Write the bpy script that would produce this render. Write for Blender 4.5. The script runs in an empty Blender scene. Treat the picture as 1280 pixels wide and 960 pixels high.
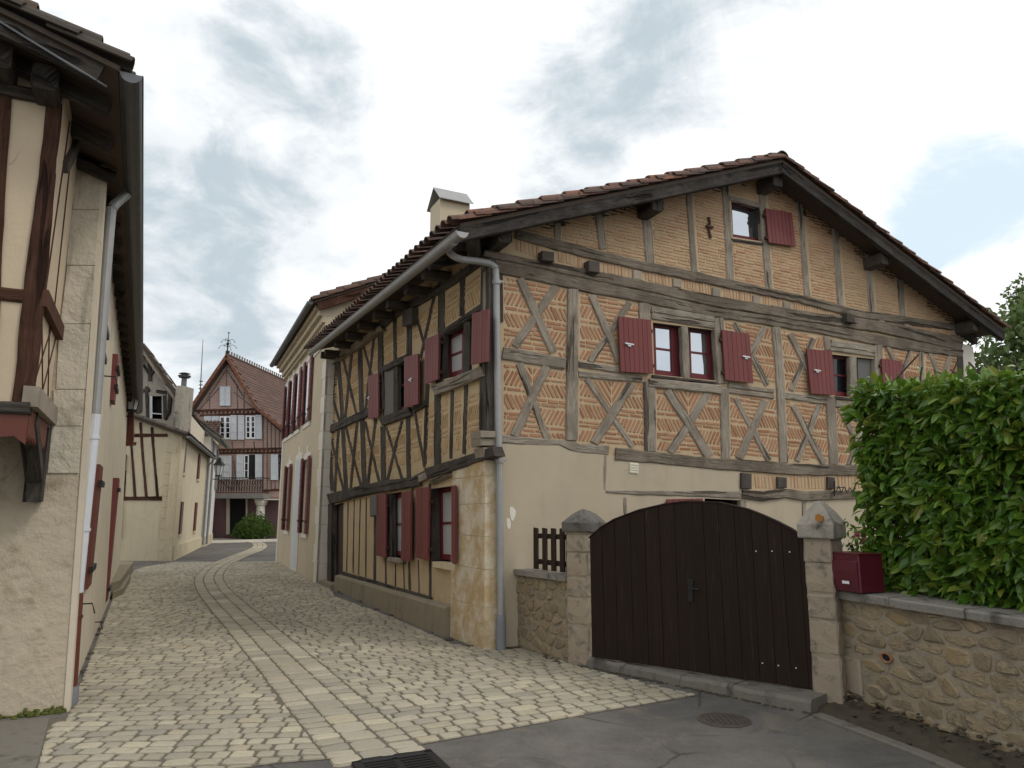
import bpy, math, random
from mathutils import Vector as V
from mathutils.geometry import tessellate_polygon
rnd = random.Random(7)
C = bpy.context.scene.collection
R = math.radians
# ------------------------------------------------------------------ camera model (used to survey the place from the photograph)
F, H = 890.0, 1.65
PT = math.atan(160/890.0)
def ray(x, y):
    a = (x-640)/F; b = (480-y)/F
    return V((a, math.cos(PT)-b*math.sin(PT), math.sin(PT)+b*math.cos(PT)))
def G(x, y, z=0.0):
    d = ray(x, y); t = (z-H)/d.z
    return V((d.x*t, d.y*t, z))
class Pl:                                   # a vertical wall plane: o foot point, u along, n outwards
    def __init__(s, o, u, n):
        s.o = V((o[0], o[1], 0)); s.u = V((u[0], u[1], 0)).normalized(); s.n = V((n[0], n[1], 0)).normalized()
    def W(s, a, z, off=0.0): return s.o+s.u*a+s.n*off+V((0, 0, z))
    def az(s, x, y, off=0.0):
        d = ray(x, y); o = s.o+s.n*off
        t = o.dot(s.n)/d.dot(s.n) if True else 0
        p = V((d.x*t, d.y*t, H+d.z*t))
        return ((p-o).dot(s.u), p.z)
    def P(s, x, y, off=0.0):
        a, z = s.az(x, y, off); return s.W(a, z, off)
def perp_l(v): return V((-v.y, v.x, 0))
def lerp(a, b, t): return a+(b-a)*t
# ------------------------------------------------------------------ mesh builder
class MB:
    def __init__(s): s.v = []; s.f = []; s.uv = []; s.mi = []
    def add(s, vs, fs, uvs=None, mi=0):
        k = len(s.v); s.v += [tuple(p) for p in vs]
        for f in fs:
            s.f.append([i+k for i in f]); s.mi.append(mi)
            s.uv.append([uvs[i] for i in f] if uvs else None)
    def poly(s, pts, mi=0): s.add(pts, [list(range(len(pts)))], mi=mi)
    def loft(s, rings, closed=True, caps=True, mi=0):
        n = len(rings[0]); vs = [p for r in rings for p in r]; fs = []
        for i in range(len(rings)-1):
            for j in range(n if closed else n-1):
                k = (j+1) % n
                fs.append([i*n+j, i*n+k, (i+1)*n+k, (i+1)*n+j])
        if caps: fs += [list(range(n))[::-1], [(len(rings)-1)*n+j for j in range(n)]]
        s.add(vs, fs, mi=mi)
    def prism(s, pts, vec, mi=0):
        vec = V(vec); s.loft([[V(p) for p in pts], [V(p)+vec for p in pts]], mi=mi)
    def box(s, c, ax, ay, az, mi=0, ch=0.0):   # centre + half-axis vectors
        c, ax, ay, az = V(c), V(ax), V(ay), V(az)
        if ch <= 0:
            s.prism([c-ax-ay-az, c+ax-ay-az, c+ax+ay-az, c-ax+ay-az], az*2, mi); return
        la, lb, lc = ax.length, ay.length, az.length
        ia, ib, ic = ax*(1-ch/la), ay*(1-ch/lb), az*(1-ch/lc)
        def ring(a, b, z): return [c-a-b+z, c+a-b+z, c+a+b+z, c-a+b+z]
        s.loft([ring(ia, ib, -az), ring(ax, ay, -ic), ring(ax, ay, ic), ring(ia, ib, az)], mi=mi)
    def tube(s, pts, r, n=10, mi=0):
        pts = [V(p) for p in pts]; rings = []
        for i, p in enumerate(pts):
            t = (pts[min(i+1, len(pts)-1)]-pts[max(i-1, 0)]).normalized()
            up = V((0, 0, 1)) if abs(t.z) < .95 else V((0, 1, 0))
            a = t.cross(up).normalized(); b = a.cross(t).normalized()
            rr = r[i] if isinstance(r, (list, tuple)) else r
            rings.append([p+a*rr*math.cos(2*math.pi*j/n)+b*rr*math.sin(2*math.pi*j/n) for j in range(n)])
        s.loft(rings, mi=mi)
    def ball(s, c, rx, ry=None, rz=None, n=10, m=6, mi=0):
        ry = ry or rx; rz = rz or rx; c = V(c)
        rings = [[c+V((rx*math.sin(math.pi*i/m)*math.cos(2*math.pi*j/n), ry*math.sin(math.pi*i/m)*math.sin(2*math.pi*j/n), -rz*math.cos(math.pi*i/m))) for j in range(n)] for i in range(1, m)]
        s.loft(rings, mi=mi)
    def build(s, name, mat, parent=None, smooth=False, origin=None):
        me = bpy.data.meshes.new(name)
        if parent is not None:
            org = V((0, 0, 0)); p = parent
            while p is not None: org += V(p.location); p = p.parent
        elif origin is not None: org = V(origin)
        else:
            xs = [p[0] for p in s.v]; ys = [p[1] for p in s.v]; zs = [p[2] for p in s.v]
            org = V(((min(xs)+max(xs))/2, (min(ys)+max(ys))/2, min(zs)))
        me.from_pydata([(p[0]-org.x, p[1]-org.y, p[2]-org.z) for p in s.v], [], s.f)
        mats = mat if isinstance(mat, (list, tuple)) else [mat]
        for m in mats: me.materials.append(m)
        if len(mats) > 1: me.polygons.foreach_set('material_index', s.mi)
        if any(s.uv):
            L = me.uv_layers.new(name='UVMap'); i = 0
            for u in s.uv:
                for q in (u or []): L.data[i].uv = q; i += 1
                if u is None: i += 0
        if smooth: me.polygons.foreach_set('use_smooth', [True]*len(me.polygons))
        me.update()
        o = bpy.data.objects.new(name, me); C.objects.link(o)
        if parent is not None: o.parent = parent
        else: o.location = org
        return o
def fixn(o):
    import bmesh
    b = bmesh.new(); b.from_mesh(o.data); bmesh.ops.recalc_face_normals(b, faces=b.faces); b.to_mesh(o.data); b.free(); return o
def tag(o, label=None, cat=None, group=None, kind=None):
    for k, v in (('label', label), ('category', cat), ('group', group), ('kind', kind)):
        if v: o[k] = v
    return o
def thing(name, loc, label, cat, group=None):
    o = bpy.data.objects.new(name, None); C.objects.link(o); o.location = loc; o.empty_display_size = .2
    return tag(o, label, cat, group)
# ------------------------------------------------------------------ materials
class N:
    def __init__(s, name):
        s.m = bpy.data.materials.new(name); s.m.use_nodes = True; s.t = s.m.node_tree; s.t.nodes.clear()
        s.out = s.n('ShaderNodeOutputMaterial'); s.b = s.n('ShaderNodeBsdfPrincipled'); s.l(s.b.outputs[0], s.out.inputs[0])
        s.tc = s.n('ShaderNodeTexCoord')
    def n(s, t, **k):
        o = s.t.nodes.new(t)
        for a, v in k.items(): setattr(o, a, v)
        return o
    def l(s, a, b): s.t.links.new(a, b)
    def noise(s, sc, det=4, rough=.6, vec=None, dist=0):
        o = s.n('ShaderNodeTexNoise'); o.inputs['Scale'].default_value = sc; o.inputs['Detail'].default_value = det
        o.inputs['Roughness'].default_value = rough; o.inputs['Distortion'].default_value = dist
        s.l(vec or s.tc.outputs['Object'], o.inputs['Vector']); return o.outputs['Fac']
    def mapv(s, scale, src='Object', rot=(0, 0, 0)):
        o = s.n('ShaderNodeMapping'); o.inputs['Scale'].default_value = scale; o.inputs['Rotation'].default_value = rot
        s.l(s.tc.outputs[src], o.inputs['Vector']); return o.outputs[0]
    def ramp(s, fac, stops):
        o = s.n('ShaderNodeValToRGB'); e = o.color_ramp.elements
        while len(e) < len(stops): e.new(.5)
        for i, (p, c) in enumerate(stops):
            e[i].position = p; e[i].color = (*c, 1) if len(c) == 3 else c
        s.l(fac, o.inputs[0]); return o.outputs[0]
    def val(s, fac, lo, hi, a=0.0, b=1.0):
        o = s.n('ShaderNodeMapRange'); o.interpolation_type = 'SMOOTHSTEP'
        for i, v in zip((1, 2, 3, 4), (lo, hi, a, b)): o.inputs[i].default_value = v
        s.l(fac, o.inputs[0]); return o.outputs[0]
    def mix(s, fac, a, b, bt='MIX'):
        o = s.n('ShaderNodeMix', data_type='RGBA', blend_type=bt)
        for sock, v in ((o.inputs[0], fac), (o.inputs[6], a), (o.inputs[7], b)):
            if isinstance(v, (int, float)): sock.default_value = v
            elif isinstance(v, (tuple, list)): sock.default_value = (*v, 1)
            else: s.l(v, sock)
        return o.outputs[2]
    def math(s, op, a, b=0.0):
        o = s.n('ShaderNodeMath', operation=op)
        for sock, v in ((o.inputs[0], a), (o.inputs[1], b)):
            if isinstance(v, (int, float)): sock.default_value = v
            else: s.l(v, sock)
        return o.outputs[0]
    def island(s): return s.n('ShaderNodeNewGeometry').outputs['Random Per Island']
    def done(s, col, rough=.85, bump=None, strength=.4, dist=.01, spec=.3, metal=0.0):
        i = s.b.inputs
        if isinstance(col, tuple): i['Base Color'].default_value = (*col, 1)
        else: s.l(col, i['Base Color'])
        if isinstance(rough, (int, float)): i['Roughness'].default_value = rough
        else: s.l(rough, i['Roughness'])
        i['Specular IOR Level'].default_value = spec; i['Metallic'].default_value = metal
        if bump is not None:
            o = s.n('ShaderNodeBump'); o.inputs['Strength'].default_value = strength; o.inputs['Distance'].default_value = dist
            s.l(bump, o.inputs['Height']); s.l(o.outputs[0], i['Normal'])
        return s.m
def mul(c, k): return tuple(min(1, x*k) for x in c)
def m_plaster(name, c, stain=(.25, .22, .17), amt=.5, rough=.9, bs=60, bst=.25, cracks=.38):
    k = N(name)
    a = k.mix(k.noise(1.3, 5, .65), mul(c, .84), mul(c, 1.1))
    b = k.mix(k.val(k.noise(3.1, 6, .7), .52, .75, 0, amt), a, stain)
    st = k.noise(1.0, 5, .6, k.mapv((5, 5, .55)))
    b = k.mix(k.val(st, .52, .74, 0, amt*.9), b, mul(stain, .85))
    vo = k.n('ShaderNodeTexVoronoi', feature='DISTANCE_TO_EDGE'); vo.inputs['Scale'].default_value = .8
    wv = k.n('ShaderNodeMix', data_type='VECTOR'); wv.inputs[0].default_value = .22; k.l(k.tc.outputs['Object'], wv.inputs[4]); nz = k.n('ShaderNodeTexNoise'); nz.inputs['Scale'].default_value = 3.0; nz.inputs['Detail'].default_value = 6; k.l(k.tc.outputs['Object'], nz.inputs['Vector']); k.l(nz.outputs['Color'], wv.inputs[5]); k.l(wv.outputs[1], vo.inputs['Vector'])
    crk = k.math('MULTIPLY', k.val(vo.outputs['Distance'], .006, .002, 0, cracks), k.val(k.noise(.9, 3), .5, .6))
    b = k.mix(crk, b, mul(stain, .5))
    h = k.math('ADD', k.noise(bs, 4, .7), k.math('MULTIPLY', k.noise(6, 3), 2.0))
    return k.done(b, rough, h, bst, .012)
def m_timber(name, c1, c2, c3):             # UV: u along the grain in metres
    k = N(name)
    uv = k.mapv((2.2, 26, 1), 'UV')
    g = k.noise(1.6, 8, .74, uv, .9)
    col = k.ramp(g, [(.28, c3), (.45, c1), (.66, c2)])
    big = k.noise(2.3, 3, .6)
    col = k.mix(k.val(big, .42, .62, 0, .75), col, mul(c1, .72))
    col = k.mix(k.val(k.noise(1.1, 4, .6), .5, .7, 0, .5), col, mul(c2, 1.05))
    cr = k.noise(1.0, 4, .55, k.mapv((.55, 10, 1), 'UV'), .4)
    crk = k.val(cr, .415, .365, 0, 1)
    col = k.mix(k.math('MULTIPLY', crk, .72), col, mul(c3, .35))
    kn = k.noise(1.0, 3, .5, k.mapv((3.2, 9, 1), 'UV'))
    col = k.mix(k.val(kn, .66, .74, 0, .7), col, mul(c3, .7))
    h = k.math('SUBTRACT', g, k.math('MULTIPLY', crk, 1.6))
    return k.done(col, .92, h, 1.0, .03, .15)
def m_board(name, c, amt=.25, rough=.6, sc=(14, 14, .8), spec=.3):
    k = N(name)
    g = k.noise(2, 5, .65, k.mapv(sc))
    col = k.mix(g, mul(c, 1-amt), mul(c, 1+amt))
    col = k.mix(k.math('MULTIPLY', k.island(), .38), col, mul(c, .55))
    col = k.mix(k.val(k.noise(1.0, 4, .7, k.mapv((30, 30, 1.6))), .56, .75, 0, .35), col, tuple(x*.8+.045 for x in c))
    col = k.mix(k.val(k.noise(4, 4), .55, .8, 0, .3), col, mul(c, .6))
    return k.done(col, rough, g, .25, .006, spec)
def m_island(name, cols, spots=None, amt=.5, rough=.9, ns=25, bst=.4, var=.25, sp=8):
    k = N(name)
    n = len(cols)
    col = k.ramp(k.island(), [(i/max(1, n-1), c) for i, c in enumerate(cols)])
    col = k.mix(k.noise(ns, 4, .7), k.mix(var, col, (0, 0, 0)), col)
    if spots: col = k.mix(k.val(k.noise(sp, 5, .7), .5, .68, 0, amt), col, spots)
    return k.done(col, rough, k.noise(ns*2, 4, .7), bst, .008)
def m_plain(name, c, rough=.5, metal=0.0, spec=.4, var=.12, sc=8):
    k = N(name); return k.done(k.mix(k.noise(sc, 5, .65), mul(c, 1-var), mul(c, 1+var)), rough, None, spec=spec, metal=metal)
M = {}
M['oak'] = m_timber('weathered oak', (.28, .238, .188), (.42, .37, .30), (.115, .096, .075))
M['oak_beam'] = m_timber('old beam oak', (.18, .147, .112), (.29, .245, .192), (.07, .056, .044))
M['oak_dark'] = m_timber('dark oak', (.075, .064, .055), (.125, .108, .092), (.03, .025, .022))
M['oak_pale'] = m_timber('pale oak', (.25, .20, .14), (.33, .27, .19), (.13, .1, .07))
M['oak_black'] = m_timber('blackened oak', (.068, .059, .051), (.12, .105, .09), (.025, .021, .019))
M['oak_barge'] = m_timber('barge oak', (.045, .04, .036), (.08, .072, .064), (.02, .018, .016))
M['oak_brown'] = m_timber('brown stained oak', (.075, .036, .024), (.115, .058, .038), (.035, .017, .012))
M['mortar'] = m_plaster('lime mortar', (.465, .35, .22), (.35, .265, .165), .45, bs=45, bst=.6)
M['ochre'] = m_plaster('ochre daub', (.48, .37, .225), (.34, .245, .14), .6, bs=30, bst=.7)
M['render'] = m_plaster('beige render', (.43, .365, .265), (.36, .29, .2), .35, bs=90, bst=.15)
M['cream'] = m_plaster('cream render', (.52, .445, .32), (.4, .33, .23), .3, bs=90, bst=.15)
M['yellow'] = m_plaster('yellow render', (.57, .50, .36), (.38, .32, .22), .45, bs=60, bst=.2)
M['lplaster'] = m_plaster('pale render', (.60, .53, .41), (.4, .34, .25), .4, bs=60, bst=.2)
M['bayplaster'] = m_plaster('bay render', (.54, .44, .31), (.42, .33, .22), .3, bs=120, bst=.35)
M['roughwall'] = m_plaster('old rough render', (.48, .41, .305), (.31, .25, .165), .95, bs=16, bst=1.0)
M['stone'] = m_plaster('pier limestone', (.53, .475, .38), (.28, .24, .18), 1.0, bs=13, bst=1.2, cracks=.0)
M['oldwall'] = m_plaster('old grey render', (.40, .37, .31), (.2, .18, .15), 1.0, bs=20, bst=.6)
M['quoin'] = m_plaster('ochre limestone', (.46, .345, .20), (.62, .55, .43), .95, bs=18, bst=.9)
k = N('mottled pier stone'); a_ = k.mix(k.val(k.noise(2.2, 6, .7), .4, .62), (.45, .325, .175), (.60, .53, .41)); a_ = k.mix(k.val(k.noise(1.4, 5, .65, k.mapv((1.6, 1.6, .7))), .54, .7, 0, .75), a_, (.32, .215, .11)); a_ = k.mix(k.val(k.noise(9, 5, .7), .56, .72, 0, .6), a_, (.64, .59, .5))
M['pier'] = k.done(a_, .9, k.noise(20, 5, .75), .9, .012)
M['quoin_pale'] = m_plaster('pale limestone', (.56, .47, .32), (.36, .28, .17), .7, bs=18, bst=.7)
M['white_stone'] = m_plaster('white stone trim', (.68, .64, .56), (.45, .42, .36), .35, bs=50, bst=.2)
M['concrete'] = m_plaster('plinth cement', (.25, .215, .15), (.15, .13, .09), .7, bs=40, bst=.5)
M['coping'] = m_plaster('lichened coping', (.25, .235, .205), (.06, .055, .045), 1.0, bs=35, bst=.9)
M['postcap'] = m_plaster('lichened cap stone', (.33, .30, .25), (.05, .045, .04), 1.0, bs=30, bst=.8)
M['postcap_dark'] = m_plaster('blackened cap stone', (.13, .12, .105), (.03, .028, .025), 1.0, bs=30, bst=.8)
M['poststone'] = m_island('post stone', [(.40, .325, .23), (.34, .28, .21), (.44, .36, .25)], (.12, .11, .095), .8, ns=16, bst=.8)
M['rubble'] = m_island('rubble stone', [(.34, .26, .155), (.27, .215, .145), (.42, .33, .205), (.31, .26, .185), (.38, .275, .145)], (.15, .125, .095), .85, ns=26, bst=1.0, sp=11, var=.45)
M['rubmortar'] = m_plaster('rubble mortar', (.30, .255, .185), (.18, .15, .11), .8, bs=26, bst=1.0)
M['brick'] = m_island('orange brick', [(.36, .17, .088), (.41, .215, .12), (.30, .135, .072), (.42, .24, .14), (.37, .18, .095)], (.46, .34, .21), .3, ns=30, sp=9)
M['brick_pale'] = m_island('pale brick', [(.46, .285, .165), (.51, .34, .205), (.48, .305, .18), (.44, .24, .135), (.52, .365, .225)], (.50, .38, .245), .5, ns=30, sp=5)
M['brick_mid'] = m_island('mixed brick', [(.46, .235, .13), (.53, .34, .2), (.41, .19, .105), (.55, .37, .225), (.47, .25, .14)], (.54, .41, .26), .45, ns=30, sp=5)
M['brick_ochre'] = m_island('ochre brick', [(.48, .335, .175), (.45, .28, .14), (.5, .37, .2)], (.48, .37, .225), .6, ns=30, sp=9)
M['red'] = m_board('oxblood paint', (.17, .044, .041), .25, .6)
M['redframe'] = m_board('oxblood frame paint', (.135, .02, .024), .15, .5)
M['redbrown'] = m_board('red brown paint', (.13, .04, .027), .2, .55)
M['gate'] = m_board('dark gate wood', (.023, .0145, .0105), .45, .7, (22, 22, 1.0), .15)
M['gate2'] = m_board('fence wood', (.028, .016, .012), .25, .7)
M['zinc'] = m_plain('zinc', (.30, .30, .295), .5, .3, .4, .2, 6)
M['zinc_dark'] = m_plain('old zinc', (.12, .125, .13), .5, .5, .4, .3, 7)
M['greypaint'] = m_plain('grey paint', (.19, .2, .215), .55, 0, .3)
M['whitepipe'] = m_plain('white pvc', (.56, .58, .62), .4)
M['iron'] = m_plain('wrought iron', (.018, .017, .017), .55, .3)
M['rust'] = m_plain('rusty iron', (.06, .03, .018), .8, .1)
M['hw'] = m_plain('pale hardware', (.6, .6, .6), .4, .3)
M['white'] = m_plain('white paint', (.72, .74, .76), .5)
M['shutwhite'] = m_plain('pale grey paint', (.52, .55, .58), .55)
M['curtain'] = m_plain('net curtain', (.62, .62, .6), .9)
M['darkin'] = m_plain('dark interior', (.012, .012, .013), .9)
M['greyboard'] = m_board('grey board', (.13, .125, .115), .2, .7)
M['door'] = m_board('dark door wood', (.05, .032, .027), .25, .65)
M['tile'] = m_island('canal tile', [(.13, .075, .055), (.1, .068, .054), (.17, .09, .065), (.085, .065, .055), (.12, .075, .058)], (.05, .046, .042), .95, ns=14, sp=6)
M['tile_verge'] = m_island('verge tile', [(.20, .1, .07), (.11, .08, .066), (.25, .115, .075), (.1, .078, .066), (.15, .09, .07)], (.06, .055, .05), .95, ns=14, sp=9)
M['tile_left'] = m_island('mossy tile', [(.085, .065, .052), (.065, .055, .045), (.11, .075, .055)], (.04, .038, .032), .7, ns=14, sp=6)
M['soffit'] = m_board('soffit boards', (.095, .07, .054), .35, .8, (3, 14, 3))
M['orange_tile'] = m_island('orange verge tile', [(.2, .085, .052), (.165, .075, .05)], (.1, .065, .05), .5, ns=14)
M['lead'] = m_plain('leaded stone', (.2, .195, .18), .8, 0, .3, .4, 4)
M['vent'] = m_plain('cream vent', (.66, .62, .5), .5)
M['mailbox'] = m_plain('burgundy enamel', (.085, .008, .018), .35, 0, .5, .1)
M['lens'] = m_plain('milky glass', (.5, .52, .54), .25)
M['lichen'] = m_plain('orange lichen', (.36, .16, .045), .9, 0, .1, .3, 40)
M['pinkrose'] = m_plain('pink petals', (.6, .13, .25), .6)
k = N('window glass'); k.t.nodes.remove(k.b)
g1 = k.n('ShaderNodeBsdfGlossy'); g1.inputs['Roughness'].default_value = .02; g1.inputs['Color'].default_value = (.85, .92, 1, 1)
d1 = k.n('ShaderNodeBsdfDiffuse'); d1.inputs['Color'].default_value = (.06, .065, .075, 1)
mx = k.n('ShaderNodeMixShader'); mx.inputs[0].default_value = .55
k.l(d1.outputs[0], mx.inputs[1]); k.l(g1.outputs[0], mx.inputs[2]); k.l(mx.outputs[0], k.out.inputs[0]); M['glass'] = k.m
k = N('dark glass'); M['glass_dark'] = k.done((.012, .013, .015), .08, spec=.5)
k = N('sett stone')
col = k.ramp(k.island(), [(0, (.41, .37, .28)), (.3, (.34, .305, .24)), (.55, (.47, .42, .31)), (.8, (.29, .265, .215)), (1, (.42, .365, .26))])
col = k.mix(k.val(k.noise(.45, 5, .65), .44, .66, 0, .6), col, (.25, .22, .165))
col = k.mix(k.val(k.noise(22, 5, .7), .5, .75, 0, .45), col, (.2, .17, .12))
M['sett'] = k.done(col, .8, k.noise(40, 5, .7), .5, .01, .3)
M['settbed'] = m_plaster('sett joints', (.15, .132, .102), (.095, .086, .067), .6, bs=40, bst=.5)
k = N('asphalt')
col = k.mix(k.val(k.noise(.7, 6, .7), .35, .65), (.088, .083, .077), (.152, .142, .127))
col = k.mix(k.val(k.noise(180, 2, .5), .6, .75, 0, .6), col, (.3, .28, .26)); col = k.mix(k.val(k.noise(120, 2, .5), .6, .75, 0, .6), col, (.04, .04, .04))
col = k.mix(k.val(k.noise(1.6, 6, .75, dist=.6), .5, .7, 0, .6), col, (.205, .172, .13))
col = k.mix(k.val(k.noise(.9, 6, .7, k.mapv((1, 2.2, 1), rot=(0, 0, .6)), 1.2), .57, .66, 0, .5), col, (.06, .058, .056))
vo = k.n('ShaderNodeTexVoronoi', feature='DISTANCE_TO_EDGE'); vo.inputs['Scale'].default_value = .55; k.l(k.mapv((1, 1, 1)), vo.inputs['Vector'])
wv = k.n('ShaderNodeMix', data_type='VECTOR'); wv.inputs[0].default_value = .12; nz = k.n('ShaderNodeTexNoise'); nz.inputs['Scale'].default_value = 2.5; nz.inputs['Detail'].default_value = 6; k.l(k.tc.outputs['Object'], nz.inputs['Vector']); k.l(k.tc.outputs['Object'], wv.inputs[4]); k.l(nz.outputs['Color'], wv.inputs[5]); k.l(wv.outputs[1], vo.inputs['Vector'])
col = k.mix(k.math('MULTIPLY', k.val(vo.outputs['Distance'], .009, .003, 0, .75), k.val(k.noise(.6, 3), .42, .55)), col, (.03, .029, .027))
col = k.mix(k.val(k.noise(55, 3, .6), .56, .7, 0, .35), col, (.22, .21, .19)); col = k.mix(k.val(k.noise(47, 3, .6), .58, .72, 0, .45), col, (.05, .049, .047))
M['asphalt'] = k.done(col, .85, k.noise(140, 3, .6), .6, .006)
M['kerbstone'] = m_plaster('dirty kerb', (.17, .155, .13), (.07, .065, .055), .9, bs=40, bst=.6)
M['manhole'] = m_plain('worn cast iron', (.085, .07, .058), .75, .1, .3, .3, 12)
M['cement'] = m_plaster('path cement', (.19, .175, .145), (.09, .085, .055), .9, bs=50, bst=.5)
M['dirt'] = m_island('mossy soil', [(.11, .09, .06), (.07, .058, .04)], (.05, .047, .034), 1.0, ns=9, bst=1.0, sp=7, var=.5)
def m_leaf(name, cols, rough=.38, spec=.5, trans=.25):
    k = N(name)
    n = len(cols)
    col = k.ramp(k.island(), [(i/(n-1), c) for i, c in enumerate(cols)])
    k.done(col, rough, None, spec=spec)
    tr = k.n('ShaderNodeBsdfTranslucent'); k.l(k.mix(.35, col, (.25, .32, .03)), tr.inputs[0])
    mx = k.n('ShaderNodeMixShader'); mx.inputs[0].default_value = trans
    k.l(k.b.outputs[0], mx.inputs[1]); k.l(tr.outputs[0], mx.inputs[2]); k.l(mx.outputs[0], k.out.inputs[0])
    return k.m
M['laurel'] = m_leaf('laurel leaf', [(.04, .105, .012), (.075, .175, .02), (.125, .24, .027), (.05, .13, .015), (.2, .31, .035), (.06, .14, .016), (.1, .19, .024), (.24, .26, .045)], .33, .5, .25)
M['treeleaf'] = m_leaf('tree leaf', [(.075, .125, .045), (.11, .17, .06), (.14, .2, .075), (.085, .14, .05)], .6, .25)
M['bushleaf'] = m_leaf('bush leaf', [(.035, .075, .015), (.06, .11, .02), (.09, .14, .025)], .6, .25)
M['bark'] = m_plain('bark', (.06, .05, .04), .9)
# ------------------------------------------------------------------ helpers on planes
def timber(pl, pts, w=None, mat='oak', parent=None, name='beam', proud=.045, back=.06, jit=.05):
    """a hewn timber whose visible face follows a surveyed centre line (photo pixels); w = width in pixels"""
    P = [(p[0], p[1], p[2] if len(p) > 2 else w) for p in pts]
    cl = []
    for i, (x, y, ww) in enumerate(P):
        x0, y0 = P[max(i-1, 0)][:2]; x1, y1 = P[min(i+1, len(P)-1)][:2]
        L = math.hypot(x1-x0, y1-y0); nx, ny = -(y1-y0)/L, (x1-x0)/L
        a = pl.az(x+nx*ww/2, y+ny*ww/2, proud); b = pl.az(x-nx*ww/2, y-ny*ww/2, proud)
        cl.append((V((*a, 0)), V((*b, 0))))
    rows = []; dist = rnd.uniform(0, 50); tot = 0; wa, wb, ws = rnd.uniform(0, 6), rnd.uniform(0, 6), rnd.uniform(.012, .03)
    for i in range(len(cl)-1):
        L = ((cl[i+1][0]+cl[i+1][1])/2-(cl[i][0]+cl[i][1])/2).length
        n = max(1, int(L/.15))
        for j in range(n+(1 if i == len(cl)-2 else 0)):
            t = j/n; a = cl[i][0].lerp(cl[i+1][0], t); b = cl[i][1].lerp(cl[i+1][1], t)
            m = (a+b)/2; wd = (a-b).length; q = (a-b)/max(wd, 1e-6)
            ends = (i == 0 and j == 0) or (i == len(cl)-2 and j == n)
            ja = min(wd, .14)*rnd.uniform(-jit, jit)*(0.3 if ends else 1)+min(wd*.04, .005)*math.sin((tot+L*t)*3.1+wa); jb = min(wd, .14)*rnd.uniform(-jit, jit)*(0.3 if ends else 1)+min(wd*.04, .005)*math.sin((tot+L*t)*2.3+wb)
            rows.append((m+q*(wd/2+ja), m-q*(wd/2+jb), tot+L*t, rnd.uniform(-.004, .004)))
        tot += L
    mb = MB(); vs = []; uv = []
    for a, b, u, dz in rows:
        wd = (a-b).length; c = min(.014, wd*.18); q = (a-b)/wd
        pr = proud+dz
        vv = rnd.uniform(0, .0)
        for p, o, v in ((a, -back, -.05), (a, pr-c*.8, 0), (a-q*c, pr, c), (b+q*c, pr, wd-c), (b, pr-c*.8, wd), (b, -back, wd+.05)):
            vs.append(pl.W(p.x, p.y, o)); uv.append((dist+u, v+dist*.37))
    n = 6; fs = []
    for i in range(len(rows)-1):
        for j in range(n-1): fs.append([i*n+j, i*n+j+1, (i+1)*n+j+1, (i+1)*n+j])
    fs += [list(range(n))[::-1], [(len(rows)-1)*n+j for j in range(n)]]
    mb.add(vs, fs, uv)
    return fixn(mb.build(name, M[mat], parent))
def post3(p0, p1, w, h, mat, parent, name='beam', side=None, jit=.02):
    """free 3D timber between two points, section w (sideways) x h"""
    p0, p1 = V(p0), V(p1); t = (p1-p0).normalized()
    up = V((0, 0, 1)) if abs(t.z) < .9 else (side or V((0, 1, 0)))
    a = t.cross(up).normalized(); b = a.cross(t).normalized()
    L = (p1-p0).length; n = max(1, int(L/.35)); dist = rnd.uniform(0, 50); vs = []; uv = []; c = min(w, h)*.12
    for i in range(n+1):
        p = p0.lerp(p1, i/n)+a*rnd.uniform(-jit, jit)*w+b*rnd.uniform(-jit, jit)*h
        sec = [(-w/2+c, -h/2), (w/2-c, -h/2), (w/2, -h/2+c), (w/2, h/2-c), (w/2-c, h/2), (-w/2+c, h/2), (-w/2, h/2-c), (-w/2, -h/2+c)]
        for j, (x, y) in enumerate(sec): vs.append(p+a*x+b*y); uv.append((dist+L*i/n, j*.06+dist*.3))
    k = 8; fs = []
    for i in range(n):
        for j in range(k): fs.append([i*k+j, i*k+(j+1) % k, (i+1)*k+(j+1) % k, (i+1)*k+j])
    fs += [list(range(k))[::-1], [n*k+j for j in range(k)]]
    mb = MB(); mb.add(vs, fs, uv); return fixn(mb.build(name, M[mat], parent))
def quad_az(pl, q, off=0.0): return [pl.az(x, y, off) for x, y in q]
def bil(Q, s, t):                            # Q = tl,tr,br,bl ; t downwards
    a = (lerp(Q[0][0], Q[1][0], s), lerp(Q[0][1], Q[1][1], s)); b = (lerp(Q[3][0], Q[2][0], s), lerp(Q[3][1], Q[2][1], s))
    return (lerp(a[0], b[0], t), lerp(a[1], b[1], t))
def slab(mb, pl, poly, o0, o1, mi=0, ch=0.0):      # polygon in plane coordinates between two offsets (o1 outer), optional chamfer
    if ch:
        cx = sum(p[0] for p in poly)/len(poly); cz = sum(p[1] for p in poly)/len(poly)
        def ins(p):
            dx, dz = cx-p[0], cz-p[1]; L = math.hypot(dx, dz); return (p[0]+dx/L*ch, p[1]+dz/L*ch)
        mb.loft([[pl.W(a, z, o0) for a, z in poly], [pl.W(a, z, o1-ch*.7) for a, z in poly], [pl.W(*ins(p), o1) for p in poly]], mi=mi)
    else: mb.loft([[pl.W(a, z, o0) for a, z in poly], [pl.W(a, z, o1) for a, z in poly]], mi=mi)
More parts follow.
